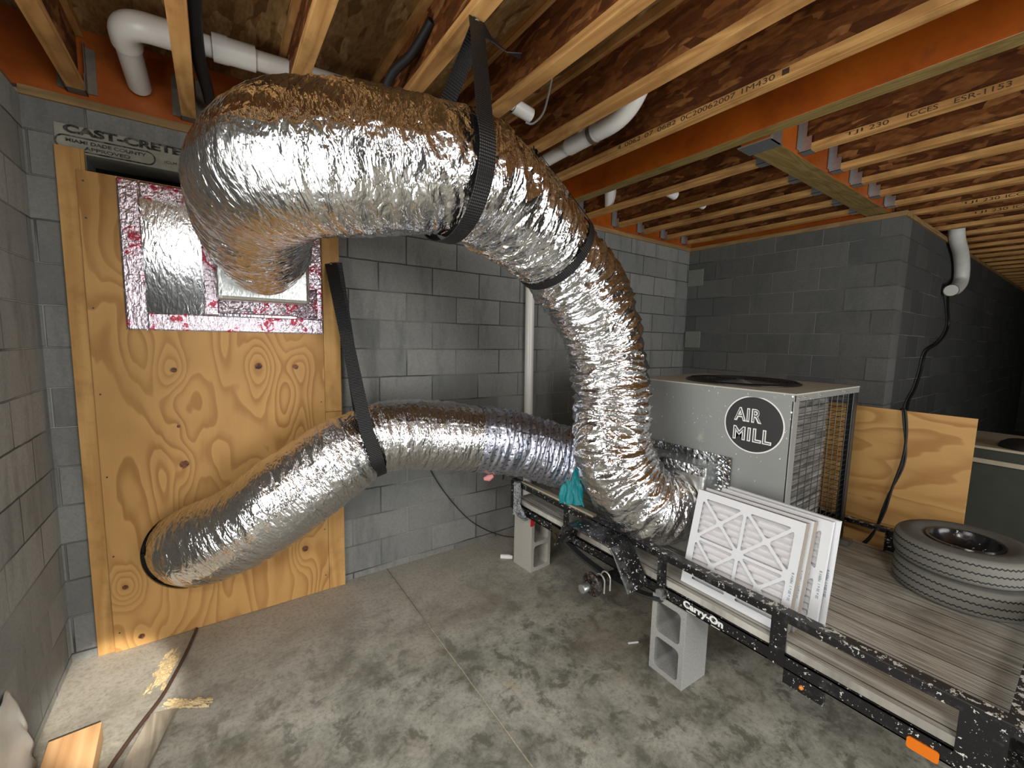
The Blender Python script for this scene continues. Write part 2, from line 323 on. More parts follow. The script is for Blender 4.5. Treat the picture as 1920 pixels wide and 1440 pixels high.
def ac_mat():
    t = NT('grey_painted_steel'); co = t.coords(); n = t.noise(co, 2, 3)
    c = t.mix(n, (0.255, 0.265, 0.255), (0.30, 0.31, 0.295))
    spk = t.ramp(t.noise(co, 60, 2, 0.5), [(0.712, 0.0), (0.725, 1.0)]); c = t.mix(spk, c, (0.75, 0.74, 0.68))
    sm = t.math('MULTIPLY', t.ramp(t.noise(co, 16, 5, 0.7), [(0.57, 0.0), (0.66, 0.7)]), t.ramp(t.noise(co, 2.3, 1), [(0.5, 0.0), (0.6, 1.0)]))
    c = t.mix(sm, c, (0.46, 0.46, 0.41))
    return t.out(c, 0.38, 0.15, t.noise(co, 5, 1), 0.1, 0.02)
M['ac'] = ac_mat()
M['ac_top'] = plain('beige_grey_steel', (0.50, 0.49, 0.42), 0.45, 0, 0.12, 14)
M['black_metal'] = plain('black_coated_wire', (0.012, 0.012, 0.012), 0.35)
M['dark_metal'] = plain('dark_grey_steel', (0.06, 0.065, 0.065), 0.4, 0.5)
def coil_mat():
    t = NT('aluminium_coil_fins'); co = t.coords(); s = t.n('ShaderNodeSeparateXYZ', {0: co})
    rows = t.math('PINGPONG', t.math('MULTIPLY', s.outputs[2], 46.0), 1.0); fins = t.math('PINGPONG', t.math('MULTIPLY', t.math('ADD', s.outputs[0], s.outputs[1]), 300.0), 1.0)
    n = t.noise(t.mapping(co, (8, 8, 30)), 1, 4)
    c = t.mix(t.ramp(n, [(0.3, 0.0), (0.7, 1.0)]), (0.09, 0.09, 0.085), (0.36, 0.36, 0.34)); c = t.mix(t.ramp(rows, [(0.0, 0.7), (0.3, 0.0)]), c, (0.04, 0.04, 0.04))
    return t.out(c, 0.5, 0.4, t.math('ADD', rows, t.math('MULTIPLY', fins, 0.3)), 0.5, 0.004)
M['coil'] = coil_mat()
M['logo_black'] = plain('black_decal', (0.022, 0.020, 0.021), 0.4, 0, 0.05)
M['card'] = plain('white_cardboard', (0.72, 0.74, 0.76), 0.7, 0, 0.03, 20)
M['card_side'] = plain('brown_cardboard_edge', (0.33, 0.29, 0.25), 0.85, 0, 0.08, 40)
M['pleat'] = plain('pleated_filter_cloth', (0.78, 0.77, 0.78), 0.95, 0, 0.05, 60)
M['blue_ink'] = plain('blue_print', (0.10, 0.16, 0.22), 0.7)
def tire_mat():
    t = NT('dusty_tire_rubber'); co = t.coords(); n = t.noise(co, 9, 5, 0.7); s = t.n('ShaderNodeSeparateXYZ', {0: co})
    ang = t.math('ARCTAN2', s.outputs[1], s.outputs[0])
    zig = t.math('MULTIPLY', t.math('PINGPONG', t.math('MULTIPLY', ang, 26.0), 1.0), 0.006)
    rib = t.math('PINGPONG', t.math('MULTIPLY', t.math('ADD', s.outputs[2], zig), 58.0), 1.0)
    rad = t.math('SQRT', t.math('ADD', t.math('MULTIPLY', s.outputs[0], s.outputs[0]), t.math('MULTIPLY', s.outputs[1], s.outputs[1])))
    tread = t.ramp(rad, [(0.215, 0.0), (0.222, 1.0)])
    groove = t.math('MULTIPLY', t.ramp(rib, [(0.05, 1.0), (0.22, 0.0)]), tread)
    c = t.mix(n, (0.05, 0.051, 0.048), (0.15, 0.15, 0.135)); c = t.mix(t.math('MULTIPLY', tread, 0.6), c, (0.23, 0.225, 0.195)); c = t.mix(groove, c, (0.008, 0.008, 0.008))
    return t.out(c, 0.8, 0, t.math('MULTIPLY', groove, -1.0), 0.8, 0.006)
M['tire'] = tire_mat()
M['rim'] = speckled('scuffed_black_rim', (0.012, 0.012, 0.014), (0.6, 0.62, 0.62), 0.69, 0.2, 50)
def cloth_mat():
    t = NT('teal_cloth'); co = t.coords(); n = t.noise(t.mapping(co, (8, 25, 8)), 1, 4)
    return t.out(t.mix(n, (0.0, 0.17, 0.20), (0.0, 0.33, 0.36)), 0.5, 0, n, 0.8, 0.02)
M['teal'] = cloth_mat()
M['sawdust'] = plain('sawdust', (0.58, 0.44, 0.24), 0.95, 0, 0.3, 150)
M['paper'] = plain('white_scrap', (0.8, 0.8, 0.77), 0.7)
M['patch_sheet'] = plain('bright_patch_white', (0.78, 0.80, 0.76), 0.5, 0, 0.12, 14, 0.6)
M['olive'] = plain('olive_tarp', (0.045, 0.048, 0.036), 0.9, 0, 0.25, 10)
M['pale_edge'] = plain('pale_board_edge', (0.40, 0.35, 0.25), 0.8, 0, 0.15, 20)
M['pink'] = plain('pink_insulation', (0.62, 0.25, 0.24), 0.9)

# ------------------------------------------------------------ mesh helpers
ORG = {}
def world_org(o):
    v = Vector((0, 0, 0))
    while o is not None:
        v += ORG.get(o.name, Vector((0, 0, 0))); o = o.parent
    return v
class MB:
    """collects shapes in world (or thing-local) coordinates, builds ONE mesh object"""
    def __init__(s): s.v = []; s.f = []; s.mi = []; s.uv = None; s.k = 0
    def add(s, vs_, fs, mi=0):
        b = len(s.v); s.v += [tuple(p) for p in vs_]; s.f += [tuple(i+b for i in f) for f in fs]; s.mi += [mi]*len(fs)
        return s
    def box(s, lo, hi, mi=0, rot=None, piv=None):
        x0, y0, z0 = lo; x1, y1, z1 = hi
        vs_ = [(x0, y0, z0), (x1, y0, z0), (x1, y1, z0), (x0, y1, z0), (x0, y0, z1), (x1, y0, z1), (x1, y1, z1), (x0, y1, z1)]
        if rot is not None:
            pv = Vector(piv if piv is not None else [(a+b)/2 for a, b in zip(lo, hi)]); R = Euler(rot).to_matrix()
            vs_ = [tuple(pv + R @ (Vector(p)-pv)) for p in vs_]
        return s.add(vs_, [(3, 2, 1, 0), (4, 5, 6, 7), (0, 1, 5, 4), (1, 2, 6, 5), (2, 3, 7, 6), (3, 0, 4, 7)], mi)
    def bar(s, p0, p1, wd, ht, mi=0, up=(0, 0, 1)):
        p0 = Vector(p0); p1 = Vector(p1); d = (p1-p0).normalized(); a = d.cross(Vector(up))
        if a.length < 1e-4: a = d.cross(Vector((1, 0, 0)))
        a.normalize(); b = a.cross(d).normalized(); a *= wd/2; b *= ht/2
        vs_ = [p0-a-b, p0+a-b, p0+a+b, p0-a+b, p1-a-b, p1+a-b, p1+a+b, p1-a+b]
        return s.add(vs_, [(3, 2, 1, 0), (4, 5, 6, 7), (0, 1, 5, 4), (1, 2, 6, 5), (2, 3, 7, 6), (3, 0, 4, 7)], mi)
    def tube(s, pts, r, n=16, cap=True, mi=0, hollow=False):
        pts = [Vector(p) for p in pts]; rs = r if hasattr(r, '__len__') else [r]*len(pts)
        T = [(pts[min(i+1, len(pts)-1)]-pts[max(i-1, 0)]).normalized() for i in range(len(pts))]
        a = T[0].orthogonal().normalized(); vs_ = []
        for i, p in enumerate(pts):
            a = (a - T[i]*a.dot(T[i])).normalized(); b = T[i].cross(a)
            vs_ += [p + (a*math.cos(2*math.pi*k/n)+b*math.sin(2*math.pi*k/n))*rs[i] for k in range(n)]
        fs = [(i*n+k, i*n+(k+1) % n, (i+1)*n+(k+1) % n, (i+1)*n+k) for i in range(len(pts)-1) for k in range(n)]
        if cap: fs += [tuple(range(n-1, -1, -1)), tuple((len(pts)-1)*n+k for k in range(n))]
        return s.add(vs_, fs, mi)
    def pipe_end(s, pts, r, wall=0.005, n=20, mi=0):
        """open pipe with wall thickness at its last point"""
        s.tube(pts, r, n, False, mi); d = (Vector(pts[-1])-Vector(pts[-2])).normalized()
        return s.tube([Vector(pts[-1]), Vector(pts[-1])-d*0.04], [r-wall, r-wall], n, True, mi)
    def lathe(s, prof, c, axis='Z', n=48, mi=0):
        vs_ = []
        for (r, h) in prof:
            for k in range(n):
                x, y = r*math.cos(2*math.pi*k/n), r*math.sin(2*math.pi*k/n)
                p = {'Z': (x, y, h), 'X': (h, x, y), 'Y': (y, h, x)}[axis]; vs_.append(tuple(Vector(p)+Vector(c)))
        fs = [(i*n+k, i*n+(k+1) % n, (i+1)*n+(k+1) % n, (i+1)*n+k) for i in range(len(prof)-1) for k in range(n)]
        return s.add(vs_, fs, mi)
    def prism(s, loops, fn, h0, h1, mi=0):
        """flat shape with holes (first loop outer), fn(u,v,h) -> point"""
        bm = bmesh.new(); es = []
        for lp in loops:
            vv = [bm.verts.new((p[0], p[1], 0)) for p in lp]
            es += [bm.edges.new((vv[i], vv[(i+1) % len(vv)])) for i in range(len(vv))]
        bmesh.ops.triangle_fill(bm, use_beauty=True, use_dissolve=False, edges=es)
        bm.verts.index_update()
        vs2 = [(v.co.x, v.co.y) for v in bm.verts]; tris = [[v.index for v in f.verts] for f in bm.faces]; nv = len(vs2)
        vs_ = [fn(u, v, h0) for u, v in vs2] + [fn(u, v, h1) for u, v in vs2]
        fs = [tuple(t) for t in tris] + [tuple(nv+i for i in reversed(t)) for t in tris]
        b = 0
        for lp in loops:
            L = len(lp); fs += [(b+i, b+(i+1) % L, nv+b+(i+1) % L, nv+b+i) for i in range(L)]; b += L
        bm.free(); return s.add(vs_, fs, mi)
    def build(s, name, mats, parent=None, smooth=False, bevel=0.0, local=False, recalc=True, uv=None):
        me = bpy.data.meshes.new(name); o = bpy.data.objects.new(name, me); COL.objects.link(o)
        off = Vector((0, 0, 0)) if (parent is None or local) else world_org(parent)
        me.from_pydata([tuple(Vector(p)-off) for p in s.v], [], s.f)
        mats = mats if isinstance(mats, (list, tuple)) else [mats]
        for m in mats: me.materials.append(m)
        if len(mats) > 1: me.polygons.foreach_set('material_index', s.mi)
        if recalc:
            bm = bmesh.new(); bm.from_mesh(me); bmesh.ops.recalc_face_normals(bm, faces=bm.faces); bm.to_mesh(me); bm.free()
        if smooth:
            me.polygons.foreach_set('use_smooth', [True]*len(me.polygons))
            me.set_sharp_from_angle(angle=math.radians(40))
        if bevel:
            md = o.modifiers.new('bevel', 'BEVEL'); md.width = bevel; md.segments = 2; md.limit_method = 'ANGLE'; md.angle_limit = math.radians(50)
        if parent is not None: o.parent = parent
        return o

def tag(o, label=None, cat=None, group=None, kind=None):
    if label: o['label'] = label
    if cat: o['category'] = cat
    if group: o['group'] = group
    if kind: o['kind'] = kind
    return o
def thing(name, label, cat, loc=(0, 0, 0), rot=(0, 0, 0), group=None):
    o = bpy.data.objects.new(name, None); COL.objects.link(o); o.location = loc; o.rotation_euler = rot
    o.empty_display_size = 0.1
    ORG[o.name] = Vector(loc); return tag(o, label, cat, group)
def struct(o): return tag(o, kind='structure')

_fonts = {}
def text_mesh(body, size, mat, name, parent, frame, depth=0.0012, bold=0.0, width=None, height=None, space=1.0, local=False, shear=0.0):
    """frame = (centre point, x axis, y axis)"""
    cu = bpy.data.curves.new(name, 'FONT'); cu.body = body; cu.size = size; cu.extrude = depth/2; cu.offset = bold; cu.space_character = space
    cu.align_x = 'CENTER'; cu.align_y = 'CENTER'; cu.space_line = 0.95; cu.shear = shear
    tmp = bpy.data.objects.new(name, cu); COL.objects.link(tmp)
    dg = bpy.context.evaluated_depsgraph_get(); dg.update()
    me = bpy.data.meshes.new_from_object(tmp.evaluated_get(dg)); bpy.data.objects.remove(tmp)
    n = len(me.vertices); a = np.zeros(n*3); me.vertices.foreach_get('co', a); a = a.reshape(-1, 3)
    lo, hi = a.min(0), a.max(0); a -= (lo+hi)/2
    if width: a[:, 0] *= width/(hi[0]-lo[0])
    if height: a[:, 1] *= height/(hi[1]-lo[1])
    c, X, Y = (Vector(q) for q in frame); Z = X.cross(Y)
    R = np.array([X, Y, Z]); off = Vector((0, 0, 0)) if (parent is None or local) else world_org(parent)
    a = a @ R + np.array(c-off); me.vertices.foreach_set('co', a.ravel()); me.update()
    me.materials.clear(); me.materials.append(mat)
    o = bpy.data.objects.new(name, me); COL.objects.link(o)
    if parent is not None: o.parent = parent
    return o

# ------------------------------------------------------------ numpy noise for foil
def perlin(u, v, perv=None, seed=0):
    rng = np.random.RandomState(seed); P = rng.permutation(4096); A = rng.rand(4096)*2*np.pi
    iu = np.floor(u).astype(int); iv = np.floor(v).astype(int); fu = u-iu; fv = v-iv
    def g(a, b, x, y):
        if perv: b = b % perv
        h = A[P[(P[a & 4095]+b) & 4095]]; return np.cos(h)*x+np.sin(h)*y
    s = lambda t: t*t*t*(t*(t*6-15)+10)
    n00 = g(iu, iv, fu, fv); n10 = g(iu+1, iv, fu-1, fv); n01 = g(iu, iv+1, fu, fv-1); n11 = g(iu+1, iv+1, fu-1, fv-1)
    a = n00+(n10-n00)*s(fu); b = n01+(n11-n01)*s(fu); return (a+(b-a)*s(fv))*1.5

def catmull(P, n):
    P = np.array(P, float); P = np.vstack([2*P[0]-P[1], P, 2*P[-1]-P[-2]]); out = []
    m = len(P)-3
    for t in np.linspace(0, m-1e-6, n*4):
        i = int(t); f = t-i; a, b, c, d = P[i:i+4]
        out.append(0.5*((2*b)+(-a+c)*f+(2*a-5*b+4*c-d)*f*f+(-a+3*b-3*c+d)*f**3))
    out = np.array(out); L = np.r_[0, np.cumsum(np.linalg.norm(np.diff(out[:, :3], axis=0), axis=1))]
    q = np.linspace(0, L[-1], n); return np.stack([np.interp(q, L, out[:, k]) for k in range(out.shape[1])], 1), q

def duct_mesh(path, name, mat, parent, amp, seed, nT=256, step=0.0048, s0=None, s1=None):
    """path rows: x y z radius wrinkle(0-1); wrinkled foil jacket as a displaced tube"""
    C0, q0 = catmull(path, 400); n = int(q0[-1]/step); C, q = catmull(path, n)
    T = np.gradient(C[:, :3], axis=0); T /= np.linalg.norm(T, axis=1)[:, None]
    a = np.cross(T[0], [0, 0, 1.]); a /= np.linalg.norm(a); Aa = []
    for i in range(n):
        a = a-T[i]*(a@T[i]); a /= np.linalg.norm(a); Aa.append(a)
    Aa = np.array(Aa); Bb = np.cross(T, Aa)
    th = np.arange(nT)/nT*2*np.pi; Q, TH = np.meshgrid(q, th, indexing='ij'); V = TH/(2*np.pi)
    def rid(u, v, p, sd): return 1-np.abs(perlin(u, v, p, sd))*2.2
    K = C[:, 4][:, None]*amp
    warp = perlin(Q*5, V*5, 5, seed+9)*0.05
    d = (0.012*perlin(Q*4.0, V*3, 3, seed)                       # soft dents
         + K*(0.0105*rid((Q+warp)*17+V*2, V*4, 4, seed+1) + 0.0065*rid((Q+warp)*30-V*3, V*7, 7, seed+2)
              + 0.0032*rid((Q+warp)*62+V*4, V*15, 15, seed+3)) + 0.0012*rid(Q*90, V*40, 40, seed+4)
         + K*0.003*np.sin(2*np.pi*(Q/0.052+0.3*perlin(Q*2, V*2, 2, seed+6))))
    R = C[:, 3][:, None]+d-K*0.010
    P = C[:, None, :3]+R[..., None]*(np.cos(TH)[..., None]*Aa[:, None]+np.sin(TH)[..., None]*Bb[:, None])
    # wrinkle also shears the skin along the axis
    P += (K*0.006*perlin(Q*24, V*9, 9, seed+7))[..., None]*T[:, None]
    off = np.array(world_org(parent)) if parent is not None else np.zeros(3)
    if s0 is not None:
        k = (q >= s0*q[-1]) & (q <= s1*q[-1]); P = P[k]; q = q[k]; n = len(q)
    me = bpy.data.meshes.new(name); i = np.arange((n-1)*nT); r = i//nT; c = i % nT
    F = np.stack([r*nT+c, r*nT+(c+1) % nT, (r+1)*nT+(c+1) % nT, (r+1)*nT+c], 1)
    me.vertices.add(n*nT); me.vertices.foreach_set('co', (P-off).reshape(-1))
    me.loops.add(F.size); me.loops.foreach_set('vertex_index', F.reshape(-1).astype(np.int32))
    me.polygons.add(len(F)); me.polygons.foreach_set('loop_start', np.arange(0, F.size, 4, dtype=np.int32)); me.polygons.foreach_set('loop_total', np.full(len(F), 4, dtype=np.int32))
    me.update(calc_edges=True)
    uv = me.uv_layers.new(name='UVMap'); circ = 1.32
    U = np.stack([q[r], c/nT*circ, q[r], (c+1)/nT*circ, q[np.minimum(r+1, n-1)], (c+1)/nT*circ, q[np.minimum(r+1, n-1)], c/nT*circ], 1)
    uv.data.foreach_set('uv', U.reshape(-1)); me.polygons.foreach_set('use_smooth', [True]*len(F))
    me.materials.append(mat); me.validate()
    o = bpy.data.objects.new(name, me); COL.objects.link(o)
    if parent is not None: o.parent = parent
    return o, C, q, T

def ribbon(pts, width_dir, w_, name, mat, parent=None, th=0.003, loc=None):
    """flat webbing along pts; width_dir(i) gives the crosswise direction"""
    pts = [Vector(p) for p in pts]; n = len(pts); vs_ = []; L = [0]
    for i in range(1, n): L.append(L[-1]+(pts[i]-pts[i-1]).length)
    for i, p in enumerate(pts):
        t = (pts[min(i+1, n-1)]-pts[max(i-1, 0)]).normalized(); wd = Vector(width_dir(i/(n-1))); wd = (wd-t*wd.dot(t)).normalized(); nn = t.cross(wd)*th/2; wd = wd*w_/2
        vs_ += [p-wd-nn, p+wd-nn, p+wd+nn, p-wd+nn]
    mb = MB(); fs = []
    for i in range(n-1):
        for k in range(4): fs.append((i*4+k, i*4+(k+1) % 4, i*4+4+(k+1) % 4, i*4+4+k))
    fs += [(0, 1, 2, 3), ((n-1)*4+3, (n-1)*4+2, (n-1)*4+1, (n-1)*4)]
    mb.add(vs_, fs); o = mb.build(name, mat, parent, smooth=False)
    uv = o.data.uv_layers.new(name='UVMap')
    for lp in o.data.loops:
        vi = lp.vertex_index; uv.data[lp.index].uv = (L[vi//4], (0 if vi % 4 in (0, 3) else w_))
    return o

ORD = ['first', 'second', 'third', 'fourth', 'fifth', 'sixth', 'seventh', 'eighth', 'ninth', 'tenth', 'eleventh', 'twelfth', 'thirteenth', 'fourteenth', 'fifteenth', 'sixteenth', 'seventeenth', 'eighteenth', 'nineteenth', 'twentieth', 'twenty-first', 'twenty-second']

# ============================================================ THE SETTING
ZW, ZJ, ZC = 2.58, 2.635, 2.91      # wall top, joist bottoms, subfloor underside
struct(MB().box((-4, -4, -0.15), (14.5, 4.2, 0)).build('floor', M['floor']))
struct(MB().box((-4, -4, ZC), (14.5, 4.2, ZC+0.02)).build('ceiling', M['subfloor']))
wb = MB(); DX0, DX1, DZ = -0.44, 0.56, 2.365      # doorway behind the plywood
wb.box((-0.83, 2.75, 0), (DX0, 2.95, ZW)); wb.box((DX1, 2.75, 0), (4.45, 2.95, ZW)); wb.box((DX0, 2.75, 2.5), (DX1, 2.95, ZW))
wb.box((-0.04, 2.75, DZ), (DX1, 2.95, 2.5))
wb.box((DX0-.1, 3.35, 0), (DX1+.1, 3.4, ZW)); wb.box((DX0-.15, 2.95, 0), (DX0-.1, 3.4, ZW)); wb.box((DX1+.1, 2.95, 0), (DX1+.15, 3.4, ZW)); wb.box((DX0-.1, 2.95, 2.5), (DX1+.1, 3.4, ZW))
struct(wb.build('wall_back', M['wall_back']))
struct(MB().box((-0.83, 1.72, 0), (-0.63, 2.75, ZW)).build('wall_left', M['wall_left']))
wr = MB().box((4.25, 1.0, 0), (4.45, 2.75, ZW)); struct(wr.build('wall_right', M['wall_right']))
struct(MB().box((4.45, 1.0, 0), (13.2, 1.2, ZW)).build('wall_far', M['wall_far']))
struct(MB().box((13.0, -4, 0), (13.2, 1.2, ZC)).build('wall_end', M['wall_far']))
# shell behind the camera, with the garage opening and the side opening
sh = MB(); sh.box((-3.2, -3.7, 0), (0.5, -3.5, ZC)); sh.box((3.3, -3.7, 0), (13.2, -3.5, ZC)); sh.box((0.5, -3.7, 2.3), (3.3, -3.5, ZC))
struct(sh.build('wall_front', M['wall_left']))
sh = MB(); sh.box((-3.2, -3.5, 0), (-3.0, -0.5, ZC)); sh.box((-3.0, -0.5, 0), (-1.4, -0.3, ZC)); sh.box((-1.5, -0.3, 0), (-1.4, 1.8, ZC)); sh.box((-1.4, 1.72, 0), (-0.83, 1.82, ZC))
struct(sh.build('wall_side', M['wall_left']))
# sill plates on the walls
struct(MB().box((-0.63, 2.735, ZW), (4.25, 2.93, ZW+0.036)).build('trim_1', M['sill']))
struct(MB().box((4.235, 0.985, ZW), (4.43, 2.735, ZW+0.036)).build('trim_2', M['sill_y']))
struct(MB().box((4.43, 0.985, ZW), (13.2, 1.18, ZW+0.036)).build('trim_3', M['sill']))
struct(MB().box((-0.85, 1.72, ZW), (-0.645, 2.735, ZW+0.036)).build('trim_4', M['sill_y']))
# rim boards (orange sealed) closing the joist ends
struct(MB().box((-0.80, 2.745, ZW+0.036), (4.25, 2.785, ZC)).build('trim_5', M['lvl']))
struct(MB().box((4.255, 1.25, ZW+0.036), (4.295, 2.745, ZC)).build('trim_6', M['lvl']))
struct(MB().box((4.30, 1.13, ZW+0.036), (13.2, 1.17, ZC)).build('trim_7', M['web']))
# pale mortar-filled blocks in the inner corner of the right wall
for i, (y0, y1, z0, z1) in enumerate(((2.57, 2.745, 2.21, 2.385), (2.56, 2.735, 1.555, 1.73))):
    tag(MB().box((4.238, y0, z0), (4.2495, y1, z1)).build('mortar_patch', M['patch'], bevel=0.004),
        ('pale square mortar-filled block end high in the inner wall corner', 'pale square mortar-filled block end halfway up the inner wall corner')[i], 'mortar patch')
# precast lintel with stencilled writing
lt = thing('concrete_lintel', 'pale precast concrete lintel stencilled with county approval above the plywood', 'lintel', (-0.29, 2.75, 2.365))
MB().box((-0.535, 2.742, 2.383), (-0.045, 2.94, 2.499)).build('lintel_body', M['lintel'], lt, bevel=0.004)
FX = ((1, 0, 0), (0, 0, 1))
text_mesh('CAST-CRETE', 0.08, M['stencil'], 'stencil_lettering', lt, ((-0.300, 2.7405, 2.480), *FX), bold=0.004, width=0.41, height=0.036)
text_mesh('MIAMI DADE COUNTY', 0.03, M['stencil'], 'stencil_lettering', lt, ((-0.365, 2.7405, 2.432), *FX), bold=0.0008, width=0.27, height=0.015)
text_mesh('APPROVED', 0.03, M['stencil'], 'stencil_lettering', lt, ((-0.365, 2.7405, 2.408), *FX), bold=0.0008, width=0.155, height=0.015)
text_mesh('(CLM 1.2)', 0.03, M['stencil'], 'stencil_lettering', lt, ((-0.12, 2.7405, 2.418), *FX), width=0.085, height=0.016)
def stadium(cx, cz, a, r, n=12):
    return [(cx+a+r*math.cos(t), cz+r*math.sin(t)) for t in np.linspace(-math.pi/2, math.pi/2, n)]+[(cx-a+r*math.cos(t), cz+r*math.sin(t)) for t in np.linspace(math.pi/2, 3*math.pi/2, n)]
MB().prism([stadium(-0.365, 2.421, 0.138, 0.032), stadium(-0.365, 2.421, 0.138, 0.026)], lambda u, v, h: (u, h, v), 2.7400, 2.7415).build('stencil_oval', M['stencil'], lt)

# ============================================================ JOISTS AND BEAMS
def joist(x, y0, y1, label, group, hang0=False, hang1=False, stamp=None, galv='galv', zb=ZJ):
    t = thing('floor_joist', label, 'joist', (x, y0, zb), group=group); hw = 0.0295; ft = 0.034
    MB().box((x-hw, y0, zb), (x+hw, y1, zb+ft)).build('bottom_flange', M['flange'], t, bevel=0.002)
    MB().box((x-hw, y0, ZC-ft-0.001), (x+hw, y1, ZC-0.001)).build('top_flange', M['flange'], t)
    MB().box((x-0.0055, y0, zb+ft), (x+0.0055, y1, ZC-ft-0.001)).build('web', M['web'], t)
    for on, ye, sg in ((hang0, y0, 1), (hang1, y1, -1)):
        if not on: continue
        h = MB(); a, b = sorted((ye-0.002*sg, ye+0.055*sg))
        h.box((x-hw-0.003, a, zb-0.003), (x+hw+0.003, b, zb-0.0005))
        for s in (-1, 1):
            xa, xb = sorted((x+s*(hw+0.0008), x+s*(hw+0.003)))
            h.box((xa, a, zb-0.003), (xb, b, zb+0.07)); h.box((xa, a, zb+0.07), (xb, sorted((ye-0.002*sg, ye+0.03*sg))[1] if sg > 0 else b, zb+0.21)) if sg > 0 else h.box((xa, ye-0.03, zb+0.07), (xb, b, zb+0.21))
            xc, xd = sorted((x+s*hw, x+s*(hw+0.034))); yc, yd = sorted((ye-0.002*sg, ye+0.0005*sg)); h.box((xc, yc, zb+0.01), (xd, yd, zb+0.20))
        h.build('hanger', M[galv], t)
    if stamp:
        for (s_, yy, wd) in stamp:
            k = 0; n_ = len(s_)
            for wd_ in s_.split(' '):
                cpos = (k+len(wd_)/2)/n_-0.5; k += len(wd_)+1
                text_mesh(wd_, 0.03, M['ink'], 'ink_stamp', t, ((x-hw-0.0006, yy-cpos*wd, zb+ft*0.5), (0, -1, 0), (0, 0, 1)), depth=0.0006, width=wd*len(wd_)/n_, height=0.021)
    return t
XJ = [-.446, -.056, .332, .742, 1.115, 1.497, 1.879]
LJ = ['wooden I-joist nearest the left wall, first in the ceiling', 'wooden I-joist with white pipe and black hose passing over it, second from left wall',
      'wooden I-joist third from left wall, above the big duct bend', 'wooden I-joist carrying the big black strap, fourth from left wall',
      'wooden I-joist with a white pipe tucked along its right side, fifth from left wall', 'wooden I-joist sixth from left wall, holding the second black strap',
      'wooden I-joist with ink stamp, last before the orange beam']
for i, (x, l) in enumerate(zip(XJ, LJ)):
    joist(x, -3.45, 2.735, l, 'joists left of the orange beam', hang1=True, galv='oldgalv', stamp=[('4 0062 07 0682 0C20062007 1M430 1', 1.25, 0.85)] if i == 6 else None)
bx = MB(); bx.box((2.21, -3.45, ZJ+0.002), (2.30, 2.74, ZC-0.002)); bx.mi = [1, 0, 0, 0, 0, 0]
tag(bx.build('ceiling_beam', [M['lvl'], M['lvl_bottom']], bevel=0.002), 'long orange-coated laminated beam crossing the whole ceiling', 'beam')
cb = thing('cross_beam', 'olive laminated cross beam between the orange beam and the block corner', 'beam', (3.3, 1.165, ZJ))
b_ = MB(); b_.box((2.305, 1.09, ZJ-0.012), (4.25, 1.235, ZC-0.002)); b_.mi = [1, 0, 0, 0, 0, 0]; b_.build('beam_body', [M['lvl'], M['lvl_bottom_x']], cb, bevel=0.002)
MB().box((2.29, 1.08, ZJ-0.018), (2.42, 1.245, ZJ-0.0125)).box((2.303, 1.078, ZJ-0.018), (2.40, 1.0895, ZJ+0.05)).build('beam_hanger', M['galv'], cb)
XN = [2.655, 3.075, 3.43, 3.79, 4.14]
for i, x in enumerate(XN):
    joist(x, -3.45, 1.085, 'I-joist hung on the near side of the cross beam, %s from the orange beam' % ORD[i], 'joists on the near side of the cross beam', hang1=True,
          stamp=[('TJI 230', 0.80, 0.17), ('ICCES', 0.60, 0.10), ('ESR-1153', 0.42, 0.16)] if i == 0 else None)
for i, x in enumerate(XN):
    joist(x-0.02, 1.245, 2.735, 'I-joist between the cross beam and the back wall, %s from the orange beam' % ORD[i], 'joists on the far side of the cross beam', True, True)
for i in range(22):
    x = 4.52+i*0.375
    joist(x, -3.45, 1.125, 'I-joist over the dark far wall, %s beyond the block corner' % ORD[i], 'joists beyond the block corner', stamp=[('TJI 230 ICC ES ESR-1153 TRUS JOIST', 0.3, 0.9)] if i in (0, 1) else None)

# ============================================================ PLYWOOD OVER THE DOORWAY
YP = 2.712
pl = thing('plywood_sheet', 'tall knotty plywood sheet closing the doorway with a round duct hole', 'plywood sheet', (0.03, YP, 0))
hole = [(-0.142+0.212*math.cos(a), 0.462+0.222*math.sin(a)) for a in np.linspace(0, 2*math.pi, 64, endpoint=False)]
MB().prism([[(-0.470, 0.002), (0.530, 0.002), (0.530, 2.305), (-0.470, 2.305)], hole], lambda u, v, h: (u, h, v), YP, YP+0.014).build('sheet', M['ply'], pl)
sc_ = MB()
for (x, z) in [(-0.45, z) for z in (0.1, 0.5, 0.9, 1.3, 1.7, 2.1, 2.26)]+[(0.51, z) for z in (0.1, 0.4, 0.8, 1.2)]:
    sc_.lathe([(0.0001, -0.001), (0.004, -0.001), (0.004, 0.0005)], (x, YP, z), 'Y', 10)
sc_.build('screws', M['dark_metal'], pl)
tag(MB().box((-0.536, YP+0.014, 0), (-0.455, 2.75, 2.40)).box((-0.455, YP+0.0145, 0), (-0.442, 2.75, 2.40)).build('wall_stud', M['stud'], bevel=0.002), 'pine stud along the left edge of the plywood sheet', 'stud')
tag(MB().box((0.532, YP-0.0, 0), (0.627, 2.75, 1.135)).build('wall_stud', M['stud'], bevel=0.002), 'short pine stud at the lower right edge of the plywood', 'stud')
tag(MB().box((0.532, YP-0.0, 1.137), (0.627, 2.75, 2.33)).build('wall_stud', M['stud'], bevel=0.002), 'upper pine stud right of the plywood, black strap nailed to it', 'stud')
